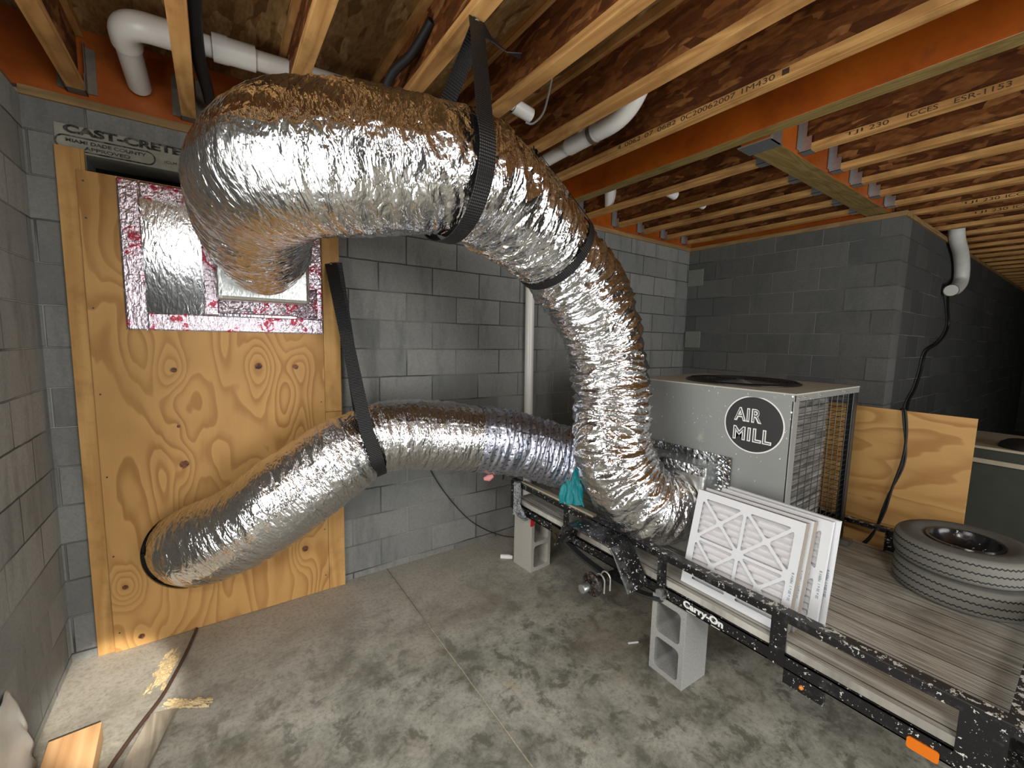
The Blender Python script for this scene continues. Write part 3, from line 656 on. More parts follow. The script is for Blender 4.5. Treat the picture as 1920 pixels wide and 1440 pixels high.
# foil faced board with tape border
fb = thing('foil_board', 'shiny foil-faced duct board taped to the top of the plywood', 'foil board', (0.1, YP, 1.63))
MB().box((-0.333, YP-0.006, 1.62), (0.520, YP-0.0005, 2.285)).build('board_face', M['foil_board'], fb)
def tape(x0, z0, x1, z1, name='foil_tape', y=YP-0.0065, th=0.0035, par=fb, seed=0):
    nx = max(2, int((x1-x0)/0.006)); nz = max(2, int((z1-z0)/0.006)); X, Z = np.meshgrid(np.linspace(x0, x1, nx), np.linspace(z0, z1, nz), indexing='ij')
    D = th*(0.5+0.6*np.abs(perlin(X*38+7, Z*38+3, None, seed))+0.35*np.abs(perlin(X*90, Z*90, None, seed+1)))
    ex = (np.minimum.reduce([X-x0, x1-X, Z-z0, z1-Z]) < 0.002); D[ex] = 0
    vs_ = [(a, y-d, b) for a, b, d in zip(X.ravel(), Z.ravel(), D.ravel())]
    fs = [(i*nz+j, (i+1)*nz+j, (i+1)*nz+j+1, i*nz+j+1) for i in range(nx-1) for j in range(nz-1)]
    m = MB(); m.add(vs_, fs); return m.build(name, M['foil_tape'], par, smooth=False)
tape(-0.340, 1.605, -0.262, 2.30, seed=1); tape(-0.262, 2.222, 0.528, 2.30, seed=2); tape(-0.262, 1.605, 0.528, 1.69, seed=3); tape(0.45, 1.69, 0.528, 2.222, seed=4); tape(-0.035, 1.69, 0.03, 2.222, seed=5)
# takeoff box the upper duct leaves from
tb = thing('takeoff_box', 'silver takeoff box taped over the foil board behind the upper duct', 'duct box', (0.23, YP, 1.75))
MB().box((0.02, YP-0.15, 1.765), (0.44, YP-0.007, 2.19)).build('box_shell', M['foil_box'], tb, bevel=0.02)
tape(0.02, 1.70, 0.45, 1.772, 'foil_tape', YP-0.011, 0.012, tb, 8); tape(0.385, 1.69, 0.50, 1.86, 'foil_tape', YP-0.012, 0.03, tb, 9)

# ============================================================ DUCTS
R0 = 0.205
d1 = [(0.225, 2.60, 1.975, .17, .5), (0.205, 2.42, 1.995, .20, .6), (0.165, 2.10, 2.055, .212, .45), (0.150, 1.83, 2.115, .222, .2), (0.215, 1.60, 2.135, .228, .15), (0.34, 1.46, 2.140, .222, .25), (0.50, 1.365, 2.140, .212, .45), (0.647, 1.32, 2.143, .196, .8),
      (0.82, 1.36, 2.135, .203, .9), (1.03, 1.45, 2.105, .205, 1), (1.20, 1.515, 2.055, .205, 1), (1.30, 1.54, 2.015, .185, 1), (1.42, 1.55, 1.93, .203, 1), (1.56, 1.545, 1.78, .205, 1), (1.675, 1.535, 1.58, .198, 1), (1.712, 1.52, 1.33, .20, 1), (1.690, 1.475, 1.10, .205, 1), (1.712, 1.41, 0.90, .205, 1), (1.80, 1.355, 0.775, .20, 1), (1.90, 1.315, 0.735, .19, .9), (2.00, 1.29, 0.735, .18, .6)]
du = thing('flexible_duct', 'large silver foil flexible duct arching up under the joists', 'flexible duct', (0.225, 2.6, 1.975))
o1, C1, q1, T1 = duct_mesh(d1, 'foil_jacket', M['foil'], du, 1.0, 11)
tie = lambda i, C, T, r, nm, mat, par, wd=0.012: None
def tie_ring(C, T, frac, r, name, mat, par, w_=0.012):
    i = int(frac*(len(C)-1)); c = Vector(C[i][:3]); t = Vector(T[i]); a = t.orthogonal().normalized(); b = t.cross(a)
    pts = [c+(a*math.cos(x)+b*math.sin(x))*r for x in np.linspace(0, 2*math.pi, 60)]
    return ribbon(pts, lambda f: t, w_, name, mat, par, 0.004)
def frac_at(C, p):
    d = np.linalg.norm(C[:, :3]-np.array(p), axis=1); return d.argmin()/(len(C)-1)
tie_ring(C1, T1, frac_at(C1, (1.30, 1.54, 2.015)), 0.196, 'duct_tie', M['strap'], du, 0.014)
d2 = [(-0.130, 2.80, 0.485, .195, .4), (-0.127, 2.70, 0.490, .202, .5), (-0.085, 2.60, 0.518, .210, .5), (0.05, 2.50, 0.60, .214, .4), (0.225, 2.40, 0.735, .218, .25), (0.45, 2.36, 0.89, .215, .4), (0.60, 2.35, 0.985, .205, .6), (0.67, 2.345, 1.02, .182, .7), (0.76, 2.33, 1.035, .203, .6), (0.93, 2.30, 1.035, .203, .5), (1.15, 2.26, 1.008, .203, .45), (1.37, 2.20, 0.975, .203, .6),
      (1.50, 2.155, 0.945, .203, .8), (1.66, 2.09, 0.905, .198, .9), (1.80, 1.97, 0.86, .192, 1), (1.91, 1.83, 0.82, .18, 1), (2.00, 1.69, 0.79, .165, .7)]
dl = thing('flexible_duct', 'lower silver foil flexible duct leaving the round plywood hole', 'flexible duct', (-0.125, 2.7, 0.475))
o2, C2, q2, T2 = duct_mesh(d2, 'foil_jacket', M['foil'], dl, 0.75, 31, s0=0, s1=0.665)
duct_mesh([tuple(r[:3])+(r[3]+0.003, r[4]) for r in d2], 'taped_sleeve', M['foil_print'], dl, 0.8, 31, s0=0.66, s1=1)
tag(MB().tube([(1.33, 2.17, 0.735), (1.36, 2.16, 0.74), (1.385, 2.15, 0.752)], [0.01, 0.022, 0.012], 10).build('insulation_tuft', M['pink'], smooth=True), 'small pink insulation tuft poking out under the lower duct', 'insulation')

# ============================================================ STRAPS
def strap(name_label, nail, c, t, R, w_, flipw=1.0, tail=None, spread=0.03, twist=0.0):
    c = Vector(c); t = Vector(t).normalized(); nail = Vector(nail); up = nail-c; up -= t*up.dot(t); D = up.length; up.normalize(); s = t.cross(up)
    al = math.acos(min(0.99, R/D)); pts = []
    offn = (nail-c).dot(t)
    def P(a, rr=R): return c+(up*math.cos(a)+s*math.sin(a))*rr
    A = P(al); B = P(-al)
    th_ = thing('hanging_strap', name_label, 'strap', tuple(nail))
    n1 = nail - s*0.0
    for k in range(12): f = k/12; pts.append(n1.lerp(A, f))
    for k in range(40): pts.append(P(al+(2*math.pi-2*al)*k/39))
    for k in range(1, 13): f = k/12; pts.append(B.lerp(n1+t*spread, f))
    ribbon(pts, lambda f: (t+s*twist*(1-min(1, abs(f-0.5)*0))).normalized(), w_, 'webbing', M['strap'], th_)
    if tail:
        ribbon([nail+Vector(p) for p in tail], lambda f: t, w_*0.7, 'loose_end', M['strap'], th_)
    nl = MB(); nl.lathe([(0.0001, 0), (0.008, 0), (0.008, 0.004), (0.0001, 0.004)], tuple(nail-Vector((0, 0, 0.006))), 'Z', 12); nl.build('nail_head', M['galv'], th_)
    return th_
iS = int(frac_at(C1, (0.66, 1.32, 2.143))*(len(C1)-1))
strap('thick black strap looped round the top of the upper duct', (0.742, 1.30, ZJ-0.004), C1[iS][:3], T1[iS], 0.222, 0.056, tail=[(0.01, 0, 0), (0.035, -0.02, -0.05), (0.09, -0.05, -0.09), (0.13, -0.07, -0.095)], spread=0.015)
iS = int(frac_at(C1, (1.30, 1.54, 2.015))*(len(C1)-1))
strap('black strap holding the upper duct where it turns down, beside a white pipe', (1.497, 1.93, ZJ-0.004), C1[iS][:3], T1[iS], 0.205, 0.040, spread=-0.02)
iS = int(frac_at(C2, (0.67, 2.345, 1.02))*(len(C2)-1))
strap('long dark strap from the right stud down round the lower duct', (0.580, YP-0.006, 2.02), C2[iS][:3], T2[iS], 0.208, 0.066, spread=0.03)

# ============================================================ PIPES
def bend(a, b, c, r, n=8):
    """points going a -> b (rounded) -> c"""
    a, b, c = Vector(a), Vector(b), Vector(c); p = b+(a-b).normalized()*r; q = b+(c-b).normalized()*r
    return [p*(1-t)**2+b*2*t*(1-t)+q*t*t for t in np.linspace(0, 1, n)]
dp = thing('drain_pipe', 'thick white drain pipe with an elbow near the left wall', 'pipe', (-0.24, 2.33, 2.79))
E0, E1, E2 = (-0.235, 2.72, 2.73), (-0.245, 2.33, 2.79), (1.30, 2.25, 2.815)
MB().tube([(-0.17, 2.326, 2.792), (1.30, 2.25, 2.83)], 0.040, 24).build('pipe_run', M['pvc'], dp, smooth=True)
MB().tube([E0, (-0.243, 2.42, 2.775)], 0.044, 24).build('pipe_drop', M['pvc'], dp, smooth=True)
eb = bend(E0, E1, (0.0, 2.318, 2.796), 0.085, 10)
MB().tube([Vector((-0.242, 2.45, 2.77))]+eb+[Vector((-0.09, 2.323, 2.793))], 0.052, 24).build('elbow', M['pvc'], dp, smooth=True)
MB().tube([(0.045, 2.314, 2.799), (0.20, 2.306, 2.803)], 0.050, 24).tube([(0.045, 2.314, 2.799), (0.10, 2.311, 2.801)], 0.053, 24).build('coupling', M['pvc'], dp, smooth=True)
# pipe beside joist five
sp_ = thing('drain_pipe', 'white drain pipe running along a joist and ending in a short stub', 'pipe', (1.2, 1.75, 2.73))
pp = [(1.185, 0.7, 2.735), (1.185, 1.4, 2.732)]+bend((1.185, 1.4, 2.73), (1.185, 1.78, 2.728), (1.36, 1.78, 2.70), 0.06)
MB().tube(pp, 0.027, 20).build('pipe_run', M['pvc'], sp_, smooth=True)
MB().pipe_end([(1.225, 1.78, 2.72), (1.33, 1.78, 2.705)], 0.033).build('stub', M['pvc'], sp_, smooth=True)
tag(MB().pipe_end([(1.10, 2.02, 2.68), (1.33, 1.97, 2.65)], 0.035).build('pipe_stub', M['pvc'], smooth=True), 'white pipe stub just above the upper duct, under the fifth joist', 'pipe')
# trap assembly between joists six and seven
tr = thing('drain_assembly', 'white drain assembly of wye and elbows hung between two joists', 'pipe', (1.68, 1.7, 2.69))
XT = 1.665; ZT = 2.675
MB().tube([(XT, 2.45, ZT-.02), (XT, 1.72, ZT)], 0.036, 24).build('pipe_run', M['pvc'], tr, smooth=True)
MB().tube([(XT, 1.86, ZT), (XT, 1.63, ZT+.004)], 0.046, 24).tube([(XT, 1.74, ZT+.02), (XT-0.06, 1.72, ZT+0.10)], 0.036, 24).build('wye', M['pvc'], tr, smooth=True)
MB().tube([(XT, 1.69, ZT), (XT, 1.665, ZT+.002)], 0.049, 24).build('rubber_band', M['oldgalv'], tr, smooth=True)
MB().tube([Vector((XT, 1.64, ZT+.003))]+bend((XT, 1.64, ZT), (XT, 1.44, ZT+.01), (XT+.02, 1.36, ZT+0.2), 0.12, 10)+[Vector((XT+.015, 1.37, ZT+0.18))], [0.047]*11+[0.044], 24).build('elbow', M['pvc'], tr, smooth=True)
tag(MB().pipe_end([(2.545, 2.365, 2.90), (2.66, 2.45, 2.66)], 0.045).build('pipe_stub', M['pvc'], smooth=True), 'white angled pipe stub right of the orange beam, close to the back wall', 'pipe')
tag(MB().pipe_end([(2.636, 1.97, 2.695), (2.80, 1.96, 2.672)], 0.032).build('pipe_stub', M['pvc'], smooth=True), 'small white pipe stub left of the cross beam, the nearer of two', 'pipe')
tag(MB().pipe_end([(3.056, 1.97, 2.69), (3.17, 1.96, 2.672)], 0.030).build('pipe_stub', M['pvc'], smooth=True), 'small white pipe stub left of the cross beam, the farther of two', 'pipe')
tag(MB().tube([(2.09, 2.705, 0.0), (2.05, 2.705, 2.58)], 0.036, 24).build('vertical_pipe', M['pvc'], smooth=True), 'white vertical pipe standing against the back wall', 'pipe')
# black hoses
hz = [(-0.012, 1.6, 2.80), (-0.012, 1.88, 2.745), (-0.010, 2.136, 2.72), (0.0, 2.32, 2.715), (0.02, 2.50, 2.71), (0.03, 2.61, 2.70)]
Cz, _ = catmull(hz, 30)
tag(MB().tube([tuple(p) for p in Cz], 0.025, 14).build('insulated_hose', M['black_rubber'], smooth=True), 'black foam-covered line beside the second joist', 'hose')
Cz, _ = catmull([(0.73, 1.62, 2.80), (0.700, 1.746, 2.735), (0.66, 1.85, 2.70), (0.645, 1.93, 2.64), (0.65, 2.0, 2.54), (0.66, 2.03, 2.42)], 30)
tag(MB().tube([tuple(p) for p in Cz], 0.018, 14).build('insulated_hose', M['black_rubber'], smooth=True), 'short curved black hose dropping behind the upper duct', 'hose')
Cz, _ = catmull([(1.24, 1.50, 2.78), (1.30, 1.60, 2.74), (1.345, 1.70, 2.69), (1.33, 1.76, 2.66), (1.30, 1.78, 2.665)], 30)
tag(MB().tube([tuple(p) for p in Cz], 0.005, 8).build('wire', plain('grey_wire', (0.25, 0.25, 0.24), 0.5), smooth=True), 'thin grey wire drooping beside the white pipe stub', 'wire')
# downspout and cable on the far wall
Cz, _ = catmull([(5.44, 0.93, 2.90), (5.47, 0.93, 2.74), (5.58, 0.93, 2.60), (5.80, 0.93, 2.50), (5.93, 0.93, 2.38), (5.95, 0.93, 2.26), (5.80, 0.93, 2.18), (5.60, 0.93, 2.14)], 40)
tag(MB().pipe_end([tuple(p) for p in Cz], 0.055).build('conduit_elbow', M['pvc_dirty'], smooth=True), 'bent white conduit coming down the dark far wall', 'conduit')
Cz, _ = catmull([(5.62, 0.955, 2.15), (5.83, 0.975, 2.0), (5.95, 0.975, 1.85), (5.85, 0.975, 1.74), (5.60, 0.975, 1.65), (5.22, 0.975, 1.57), (5.12, 0.975, 1.40), (5.0, 0.975, 1.25), (4.84, 0.975, 1.15), (4.75, 0.96, 1.05)], 60)
tag(MB().tube([tuple(p) for p in Cz], 0.010, 8).build('cable', M['cable'], smooth=True), 'black cable curving down the far wall from the conduit', 'cable')

# ============================================================ CONCRETE BLOCKS UNDER THE TRAILER
def rrect(x0, y0, x1, y1, r, n=5):
    out = []
    for cx, cy, a0 in ((x1-r, y0+r, -90), (x1-r, y1-r, 0), (x0+r, y1-r, 90), (x0+r, y0+r, 180)):
        out += [(cx+r*math.cos(math.radians(a0+90*k/n)), cy+r*math.sin(math.radians(a0+90*k/n))) for k in range(n+1)]
    return out
def block(loc, rotz, label, mat, tilt=0.0):
    t = thing('concrete_block', label, 'concrete block', loc, (0, 0, rotz)); W, H, D = 0.185, 0.388, 0.185
    b = MB().prism([[(-W/2, 0), (W/2, 0), (W/2, H), (-W/2, H)], rrect(-W/2+.027, .028, W/2-.027, H/2-.014, .022), rrect(-W/2+.027, H/2+.014, W/2-.027, H-.028, .022)],
                   lambda u, v, h: (u, h, v), -D/2, D/2)
    o = b.build('block_body', mat, t, local=True, bevel=0.002); return t
block((1.79, 1.085, 0), math.radians(-92), 'grey two-hole concrete block propping the near side of the trailer', M['block'])
block((1.800, 2.262, 0), math.radians(4), 'sandy concrete block on end under the far trailer corner with red tag', M['block_tan'])

# ============================================================ TRAILER
XL, XR = 1.70, 3.02; YF, YB = 0.03, 2.40
tl = thing('utility_trailer', 'small black utility trailer with plank deck propped on blocks', 'trailer', (2.36, 1.2, 0.39))
def channel(x, sgn, y0, y1, z0, z1, name):
    m = MB(); th = 0.005; dep = 0.04*sgn
    xs = sorted((x, x+th*sgn)); m.box((xs[0], y0, z0), (xs[1], y1, z1))
    xs = sorted((x, x+dep)); m.box((xs[0], y0, z0), (xs[1], y1, z0+th)); m.box((xs[0], y0, z1-th), (xs[1], y1, z1)); return m.build(name, M['frame'], tl)
channel(XL, 1, YF, YB, 0.392, 0.447, 'frame_channel'); channel(XR, -1, YF, YB, 0.392, 0.447, 'frame_channel')
MB().box((XL+.005, YB-.04, 0.392), (XR-.005, YB, 0.447)).build('end_channel', M['frame'], tl); MB().box((XL+.005, YF, 0.392), (XR-.005, YF+.04, 0.447)).build('end_channel', M['frame'], tl)
for y in (0.6, 1.2, 1.8): MB().box((XL+.04, y, 0.40), (XR-.04, y+.04, 0.445)).build('crossmember', M['frame'], tl)
dk = MB().box((XL+.012, YF+.042, 0.449), (XR-.012, YB-.042, 0.479)); dk.build('plank_deck', M['deck'], tl)
def angle_rail(x, sgn, y0, y1, name='top_rail'):
    xs = sorted((x-0.002*sgn, x+0.042*sgn)); xa = sorted((x, x+0.005*sgn)); m = MB()
    m.box((xs[0], y0, 0.604), (xs[1], y1, 0.609), 1); m.box((xa[0], y0, 0.572), (xa[1], y1, 0.604)); return m.build(name, [M['frame'], M['frame_top']], tl)
angle_rail(XL, 1, YF, YB); angle_rail(XR, -1, YF, YB)
MB().box((XL+.042, YF, 0.604), (XR-.042, YF+.04, 0.609), 1).box((XL+.042, YF, 0.50), (XR-.042, YF+.005, 0.604)).build('front_rail', [M['frame'], M['frame_top']], tl)
def post(x, sgn, y0, y1):
    m = MB(); xa = sorted((x-0.0005*sgn, x+0.005*sgn)); m.box((xa[0], y0, 0.392), (xa[1], y1, 0.604)); xb = sorted((x+.005*sgn, x+0.04*sgn)); m.box((xb[0], y1-.005, 0.447), (xb[1], y1, 0.604)); m.build('post', M['frame'], tl)
for y0, y1 in ((2.34, 2.395), (1.79, 1.835), (1.115, 1.162), (0.60, 0.655), (0.06, 0.155)): post(XL-.0006, 1, y0, y1)
for y0, y1 in ((2.34, 2.395), (1.79, 1.835), (1.20, 1.25), (0.56, 0.63), (0.03, 0.08)): post(XR+.0006, -1, y0, y1)
# writing and lamps on the near channel
text_mesh('Carry-On', 0.05, M['white_paint'], 'lettering', tl, ((XL-0.0015, 0.925, 0.419), (0, -1, 0), (0, 0, 1)), bold=0.0022, width=0.185, height=0.042, shear=0.0)
MB().box((XL-0.001, 0.845, 0.394), (XL, 0.885, 0.3965)).box((XL-0.001, 0.955, 0.394), (XL, 1.0, 0.3965)).build('lettering_underline', M['white_paint'], tl)
rf = [(XL-.004, u, v) for u, v in rrect(0.182, 0.375, 0.252, 0.412, 0.008)]
MB().prism([rrect(0.180, 0.378, 0.252, 0.415, 0.008)], lambda u, v, h: (h, u, v), XL-0.006, XL-0.001).build('orange_reflector', M['amber'], tl)
mk = MB().box((XL+.002, 0.47, 0.335), (XL+.02, 0.60, 0.391)).build('lamp_bracket', M['frame'], tl)
MB().lathe([(0.0001, -0.008), (0.006, -0.006), (0.008, 0)], (XL+.002, 0.538, 0.357), 'X', 16).build('marker_lamp', M['amber_dot'], tl, smooth=True)
# fender
def fender(x0, x1, name):
    prof = [(1.735, .430), (1.722, .455), (1.672, .565), (1.655, .590), (1.63, .600), (1.36, .600), (1.33, .592), (1.305, .570), (1.225, .450), (1.205, .418)]
    m = MB(); th = 0.004; vs_ = []
    for (y, z) in prof: vs_ += [(x0, y, z), (x1, y, z)]
    cy, cz = 1.47, .42
    for (y, z) in prof:
        d = Vector((y-cy, z-cz)).normalized()*th; vs_ += [(x0, y-d.x, z-d.y), (x1, y-d.x, z-d.y)]
    n = len(prof); fs = []
    for i in range(n-1): fs += [(2*i, 2*i+1, 2*i+3, 2*i+2), (2*n+2*i, 2*n+2*i+2, 2*n+2*i+3, 2*n+2*i+1), (2*i, 2*i+2, 2*n+2*i+2, 2*n+2*i), (2*i+1, 2*n+2*i+1, 2*n+2*i+3, 2*i+3)]
    fs += [(0, 2*n, 2*n+1, 1), (2*n-2, 2*n-1, 4*n-1, 4*n-2)]
    m.add(vs_, fs)
    # rolled outer lip and gusset
    xo = x0 if 'left' in name else x1
    lip = [(xo, y, z) for y, z in prof]; m.tube(lip, 0.006, 8)
    m.add([(xo, 1.655, .588), (xo, 1.722, .455), (xo+(0.13 if xo < 2 else -.13), 1.70, .45), (xo+(.13 if xo < 2 else -.13), 1.655, .588)], [(0, 1, 2, 3)])
    return m.build('fender', M['fender'], tl)
fender(1.545, XL-0.002, 'left'); fender(XR+.002, XR+0.157, 'right')
def axle_end(sg):
    xc = XL if sg < 0 else XR
    hb = MB()
    X = lambda d: xc+sg*d
    prof = [(0.0001, X(.205)), (.022, X(.203)), (.024, X(.20)), (.024, X(.165))]
    h = MB().lathe([(.026, X(.168)), (.030, X(.165)), (.031, X(.14)), (.055, X(.135)), (.062, X(.13)), (.062, X(.118)), (.04, X(.112)), (.028, X(.10)), (.026, X(.05)), (.026, X(-.06))], (0, 1.462, .325), 'X', 32)
    for k in range(4):
        a = math.pi/4+k*math.pi/2; h.tube([(X(.128), 1.462+.046*math.cos(a), .325+.046*math.sin(a)), (X(.155), 1.462+.046*math.cos(a), .325+.046*math.sin(a))], 0.006, 8)
    o = h.build('wheel_hub', M['hub'], tl, smooth=True)
    MB().lathe(prof, (0, 1.462, .325), 'X', 28).build('dust_cap', M['galv'], o, smooth=True)
    ub = MB()
    for d in (0.02, 0.065):
        ub.tube([(X(d), 1.462+.031, .27)]+[(X(d), 1.462+.031*math.cos(a), .33+.031*math.sin(a)) for a in np.linspace(0, math.pi, 12)]+[(X(d), 1.462-.031, .27)], 0.0045, 8)
    ub.build('u_bolt', plain('bright_zinc', (0.75, 0.75, 0.70), 0.3, 0.4), tl, smooth=True)
    sg_ = MB(); pts, _ = catmull([(X(.0), 1.86, .405), (X(.0), 1.68, .355), (X(.0), 1.50, .335), (X(0), 1.42, .335), (X(.0), 1.25, .35), (X(.0), 1.12, .385)], 24)
    for dz in (0, -0.008):
        for i in range(len(pts)-1): sg_.bar(tuple(pts[i]+np.array([0, 0, dz])), tuple(pts[i+1]+np.array([0, 0, dz])), 0.040, 0.007, up=(0, 0, 1))
    sg_.build('leaf_spring', M['dark_metal'], tl)
    bk = MB().box((X(.022) if sg > 0 else X(.03), 1.83, .385), (X(.03) if sg > 0 else X(.022), 1.90, .45)).tube([(X(.035), 1.86, .405), (X(-.035), 1.86, .405)], 0.012, 10).tube([(X(.045), 1.86, .405), (X(.03), 1.86, .405)], 0.018, 6); bk.build('spring_hanger', plain('brassy_bolt', (0.12, 0.10, 0.06), 0.4, 0.8), tl)
axle_end(-1); axle_end(1)
MB().tube([(XL-.05, 1.462, .305), (XR+.05, 1.462, .305)], 0.022, 16).build('axle', M['dark_metal'], tl, smooth=True)
MB().tube([(XL-.02, 1.135, .415), (XL+.01, 1.135, .415)], 0.018, 16).tube([(XL-.025, 1.115, .40), (XL+.01, 1.115, .40)], 0.010, 16).build('pipe_socket', M['galv'], tl, smooth=True)
# grey upright bracket standing on the far block, with a red tag
br = thing('steel_bracket', 'grey speckled steel bracket standing on the sandy concrete block', 'bracket', (1.79, 2.25, 0.3885))
MB().box((1.655, 2.268, 0.3885), (1.692, 2.300, 0.62)).box((1.650, 2.16, 0.3885), (1.694, 2.31, 0.391)).bar((1.674, 2.275, 0.47), (1.674, 2.19, 0.393), 0.034, 0.006, up=(1, 0, 0)).build('upright', speckled('grey_speckled_steel', (0.16, 0.17, 0.17), (0.5, 0.52, 0.54), 0.5, 0.5, 80), br)
MB().box((1.700, 2.162, 0.3885), (1.885, 2.25, 0.3915)).box((1.715, 2.1625, 0.3925), (1.885, 2.166, 0.412)).build('base_plate', M['galv'], br)
MB().lathe([(0.0001, .425), (.03, .42), (.036, .40), (.036, .396)], (1.80, 2.225, -0.032), 'Z', 16).build('foot_pad', M['galv'], br, smooth=True)
MB().box((1.70, 2.158, 0.338), (1.730, 2.161, 0.398)).build('red_tag', M['red'], br)
MB().box((1.70, 2.395, 0.62), (1.72, 2.46, 0.66)).tube([(1.66, 2.43, 0.655), (1.76, 2.43, 0.645)], 0.014, 10).tube([(1.66, 2.43, 0.655), (1.65, 2.43, 0.60)], 0.007, 8).build('latch', M['black_metal'], tl)
# pale board lying on the near rail
tag(MB().box((XL+.004, 1.60, 0.6095), (XL+.036, 2.28, 0.622)).build('wood_strip', M['pale_edge'], bevel=0.001), 'thin pale wood strip lying on the trailer side rail under the ducts', 'wood strip')
# teal cloth between the two ducts
nx, ny = 30, 30; vs_ = []; rg = np.random.RandomState(4)
for i in range(nx):
    for j in range(ny):
        u, v = i/(nx-1), j/(ny-1); wdt = 0.13*(1-0.72*v); y = 1.785+0.02*v+wdt*(1-2*u); z = 0.625+0.225*v+0.03*(2*u-1)*(1-v)
        x = 1.700+0.030*v+0.010*math.sin(24*u+5*v)+0.006*math.sin(13*v+9*u); vs_.append((x, y, z))
te = MB(); te.add(vs_, [(i*ny+j, (i+1)*ny+j, (i+1)*ny+j+1, i*ny+j+1) for i in range(nx-1) for j in range(ny-1)])
to = te.build('teal_cloth', M['teal'], smooth=True); sm = to.modifiers.new('thick', 'SOLIDIFY'); sm.thickness = 0.004
tag(to, 'bright teal cloth stuffed between the two ducts above the trailer rail', 'cloth')

# ============================================================ AIR CONDITIONER
AX0, AX1, AY0, AY1, AZ0, AZ1 = 2.113, 2.925, 0.80, 1.70, 0.482, 1.385
ac = thing('air_conditioner', 'grey packaged air conditioner with round black logo standing on the trailer', 'air conditioner', ((AX0+AX1)/2, (AY0+AY1)/2, 0.48))
MB().box((AX0+.012, AY0+.012, AZ0+.03), (AX1-.012, AY1-.012, AZ0+.07)).build('base_pan', M['dark_metal'], ac)
MB().box((AX0, AY0+.004, AZ0+.03), (AX0+.01, AY1, AZ1-.03)).box((AX0, AY0+.002, AZ0+.03), (AX0+.055, AY0+.012, AZ1-.03)).build('front_panel', M['ac'], ac, bevel=0.002)
MB().box((AX0+.01, AY1-.01, AZ0+.03), (AX1, AY1, AZ1-.03)).build('rear_panel', M['ac'], ac)
cx, cy, cr = 2.50, 1.235, 0.285
circ = lambda r, n=64: [(cx+r*math.cos(2*math.pi*k/n), cy+r*math.sin(2*math.pi*k/n)) for k in range(n)]
MB().prism([[(AX0-.003, AY0-.003), (AX1+.003, AY0-.003), (AX1+.003, AY1+.003), (AX0-.003, AY1+.003)], circ(cr)], lambda u, v, h: (u, v, h), AZ1-.006, AZ1).build('top_cover', M['ac_top'], ac)
MB().box((AX0-.003, AY0-.003, AZ1-.035), (AX0, AY1+.003, AZ1-.006)).box((AX0-.003, AY0-.003, AZ1-.035), (AX1+.003, AY0, AZ1-.006)).box((AX1, AY0-.003, AZ1-.035), (AX1+.003, AY1+.003, AZ1-.006)).build('top_skirt', M['ac'], ac)
fg = MB(); fg.lathe([(cr+.012, AZ1+.001), (cr+.012, AZ1+.006), (cr-.006, AZ1+.012), (cr-.01, AZ1+.002)], (cx, cy, 0), 'Z', 64)
for k in range(13):
    r = 0.05+k*(cr-.06)/12; z = AZ1+.014; pts = [(cx+r*math.cos(a), cy+r*math.sin(a), z) for a in np.linspace(0, 2*math.pi, 49)]; fg.tube(pts, 0.0022, 5, False)
for k in range(48):
    a = k*math.pi/24; r0 = cr*(0.78 if k % 4 else 0.16); fg.tube([(cx+r0*math.cos(a), cy+r0*math.sin(a), AZ1+.012), (cx+cr*math.cos(a), cy+cr*math.sin(a), AZ1+.010)], 0.0026, 5, False)
fg.build('fan_grille', M['black_metal'], ac)
fn = MB(); fn.lathe([(0.0001, AZ1-.02), (.05, AZ1-.022), (.052, AZ1-.06), (0.0001, AZ1-.06)], (cx, cy, 0), 'Z', 24)
for k in range(4):
    a = k*math.pi/2+.3; ca, sa = math.cos(a), math.sin(a)
    q = [(.05, -.03, -.05), (.26, -.11, -.065), (.27, .10, -.025), (.05, .04, -.035)]
    fn.add([(cx+u*ca-v*sa, cy+u*sa+v*ca, AZ1+w_) for u, v, w_ in q]+[(cx+u*ca-v*sa, cy+u*sa+v*ca, AZ1+w_-.003) for u, v, w_ in q], [(0, 1, 2, 3), (7, 6, 5, 4), (0, 4, 5, 1), (1, 5, 6, 2), (2, 6, 7, 3), (3, 7, 4, 0)])
fn.build('fan', M['dark_metal'], ac)
MB().box((AX0+.11, AY0+.035, AZ0+.07), (AX0+.50, AY0+.075, AZ1-.04)).box((AX0+.075, AY0+.035, AZ0+.07), (AX0+.11, AY0+.05, AZ1-.04)).build('condenser_coil', M['coil'], ac)
MB().box((AX0+.06, AY0+.05, AZ0+.07), (AX0+.09, AY1-.012, AZ1-.04)).build('inner_partition', M['dark_metal'], ac)
MB().box((AX1-.045, AY0+.0, AZ0+.03), (AX1-.003, AY0+.006, AZ1-.035)).box((AX1-.006, AY0, AZ0+.03), (AX1, AY0+.045, AZ1-.035)).build('corner_post', M['dark_metal'], ac)
gd = MB()
for k in range(10):
    x = AX0+.06+k*(AX1-AX0-.11)/9; gd.tube([(x, AY0+.006, AZ0+.05), (x, AY0+.006, AZ1-.035)], 0.0017, 5, False)
for k in range(29):
    z = AZ0+.06+k*(AZ1-AZ0-.10)/28; gd.tube([(AX0+.055, AY0+.009, z), (AX1-.03, AY0+.009, z)], 0.0017, 5, False)
for k in range(11):
    y = AY0+.04+k*(AY1-AY0-.06)/10; gd.tube([(AX1-.005, y, AZ0+.05), (AX1-.005, y, AZ1-.035)], 0.0017, 5, False)
for k in range(29):
    z = AZ0+.06+k*(AZ1-AZ0-.10)/28; gd.tube([(AX1-.008, AY0+.03, z), (AX1-.008, AY1-.02, z)], 0.0017, 5, False)
gd.build('wire_guard', M['black_metal'], ac)
lg = MB().lathe([(0.0001, AX0-.0015), (.1335, AX0-.0015), (.1335, AX0-.0002)], (0, .970, 1.216), 'X', 64).build('logo_disc', M['logo_black'], ac)
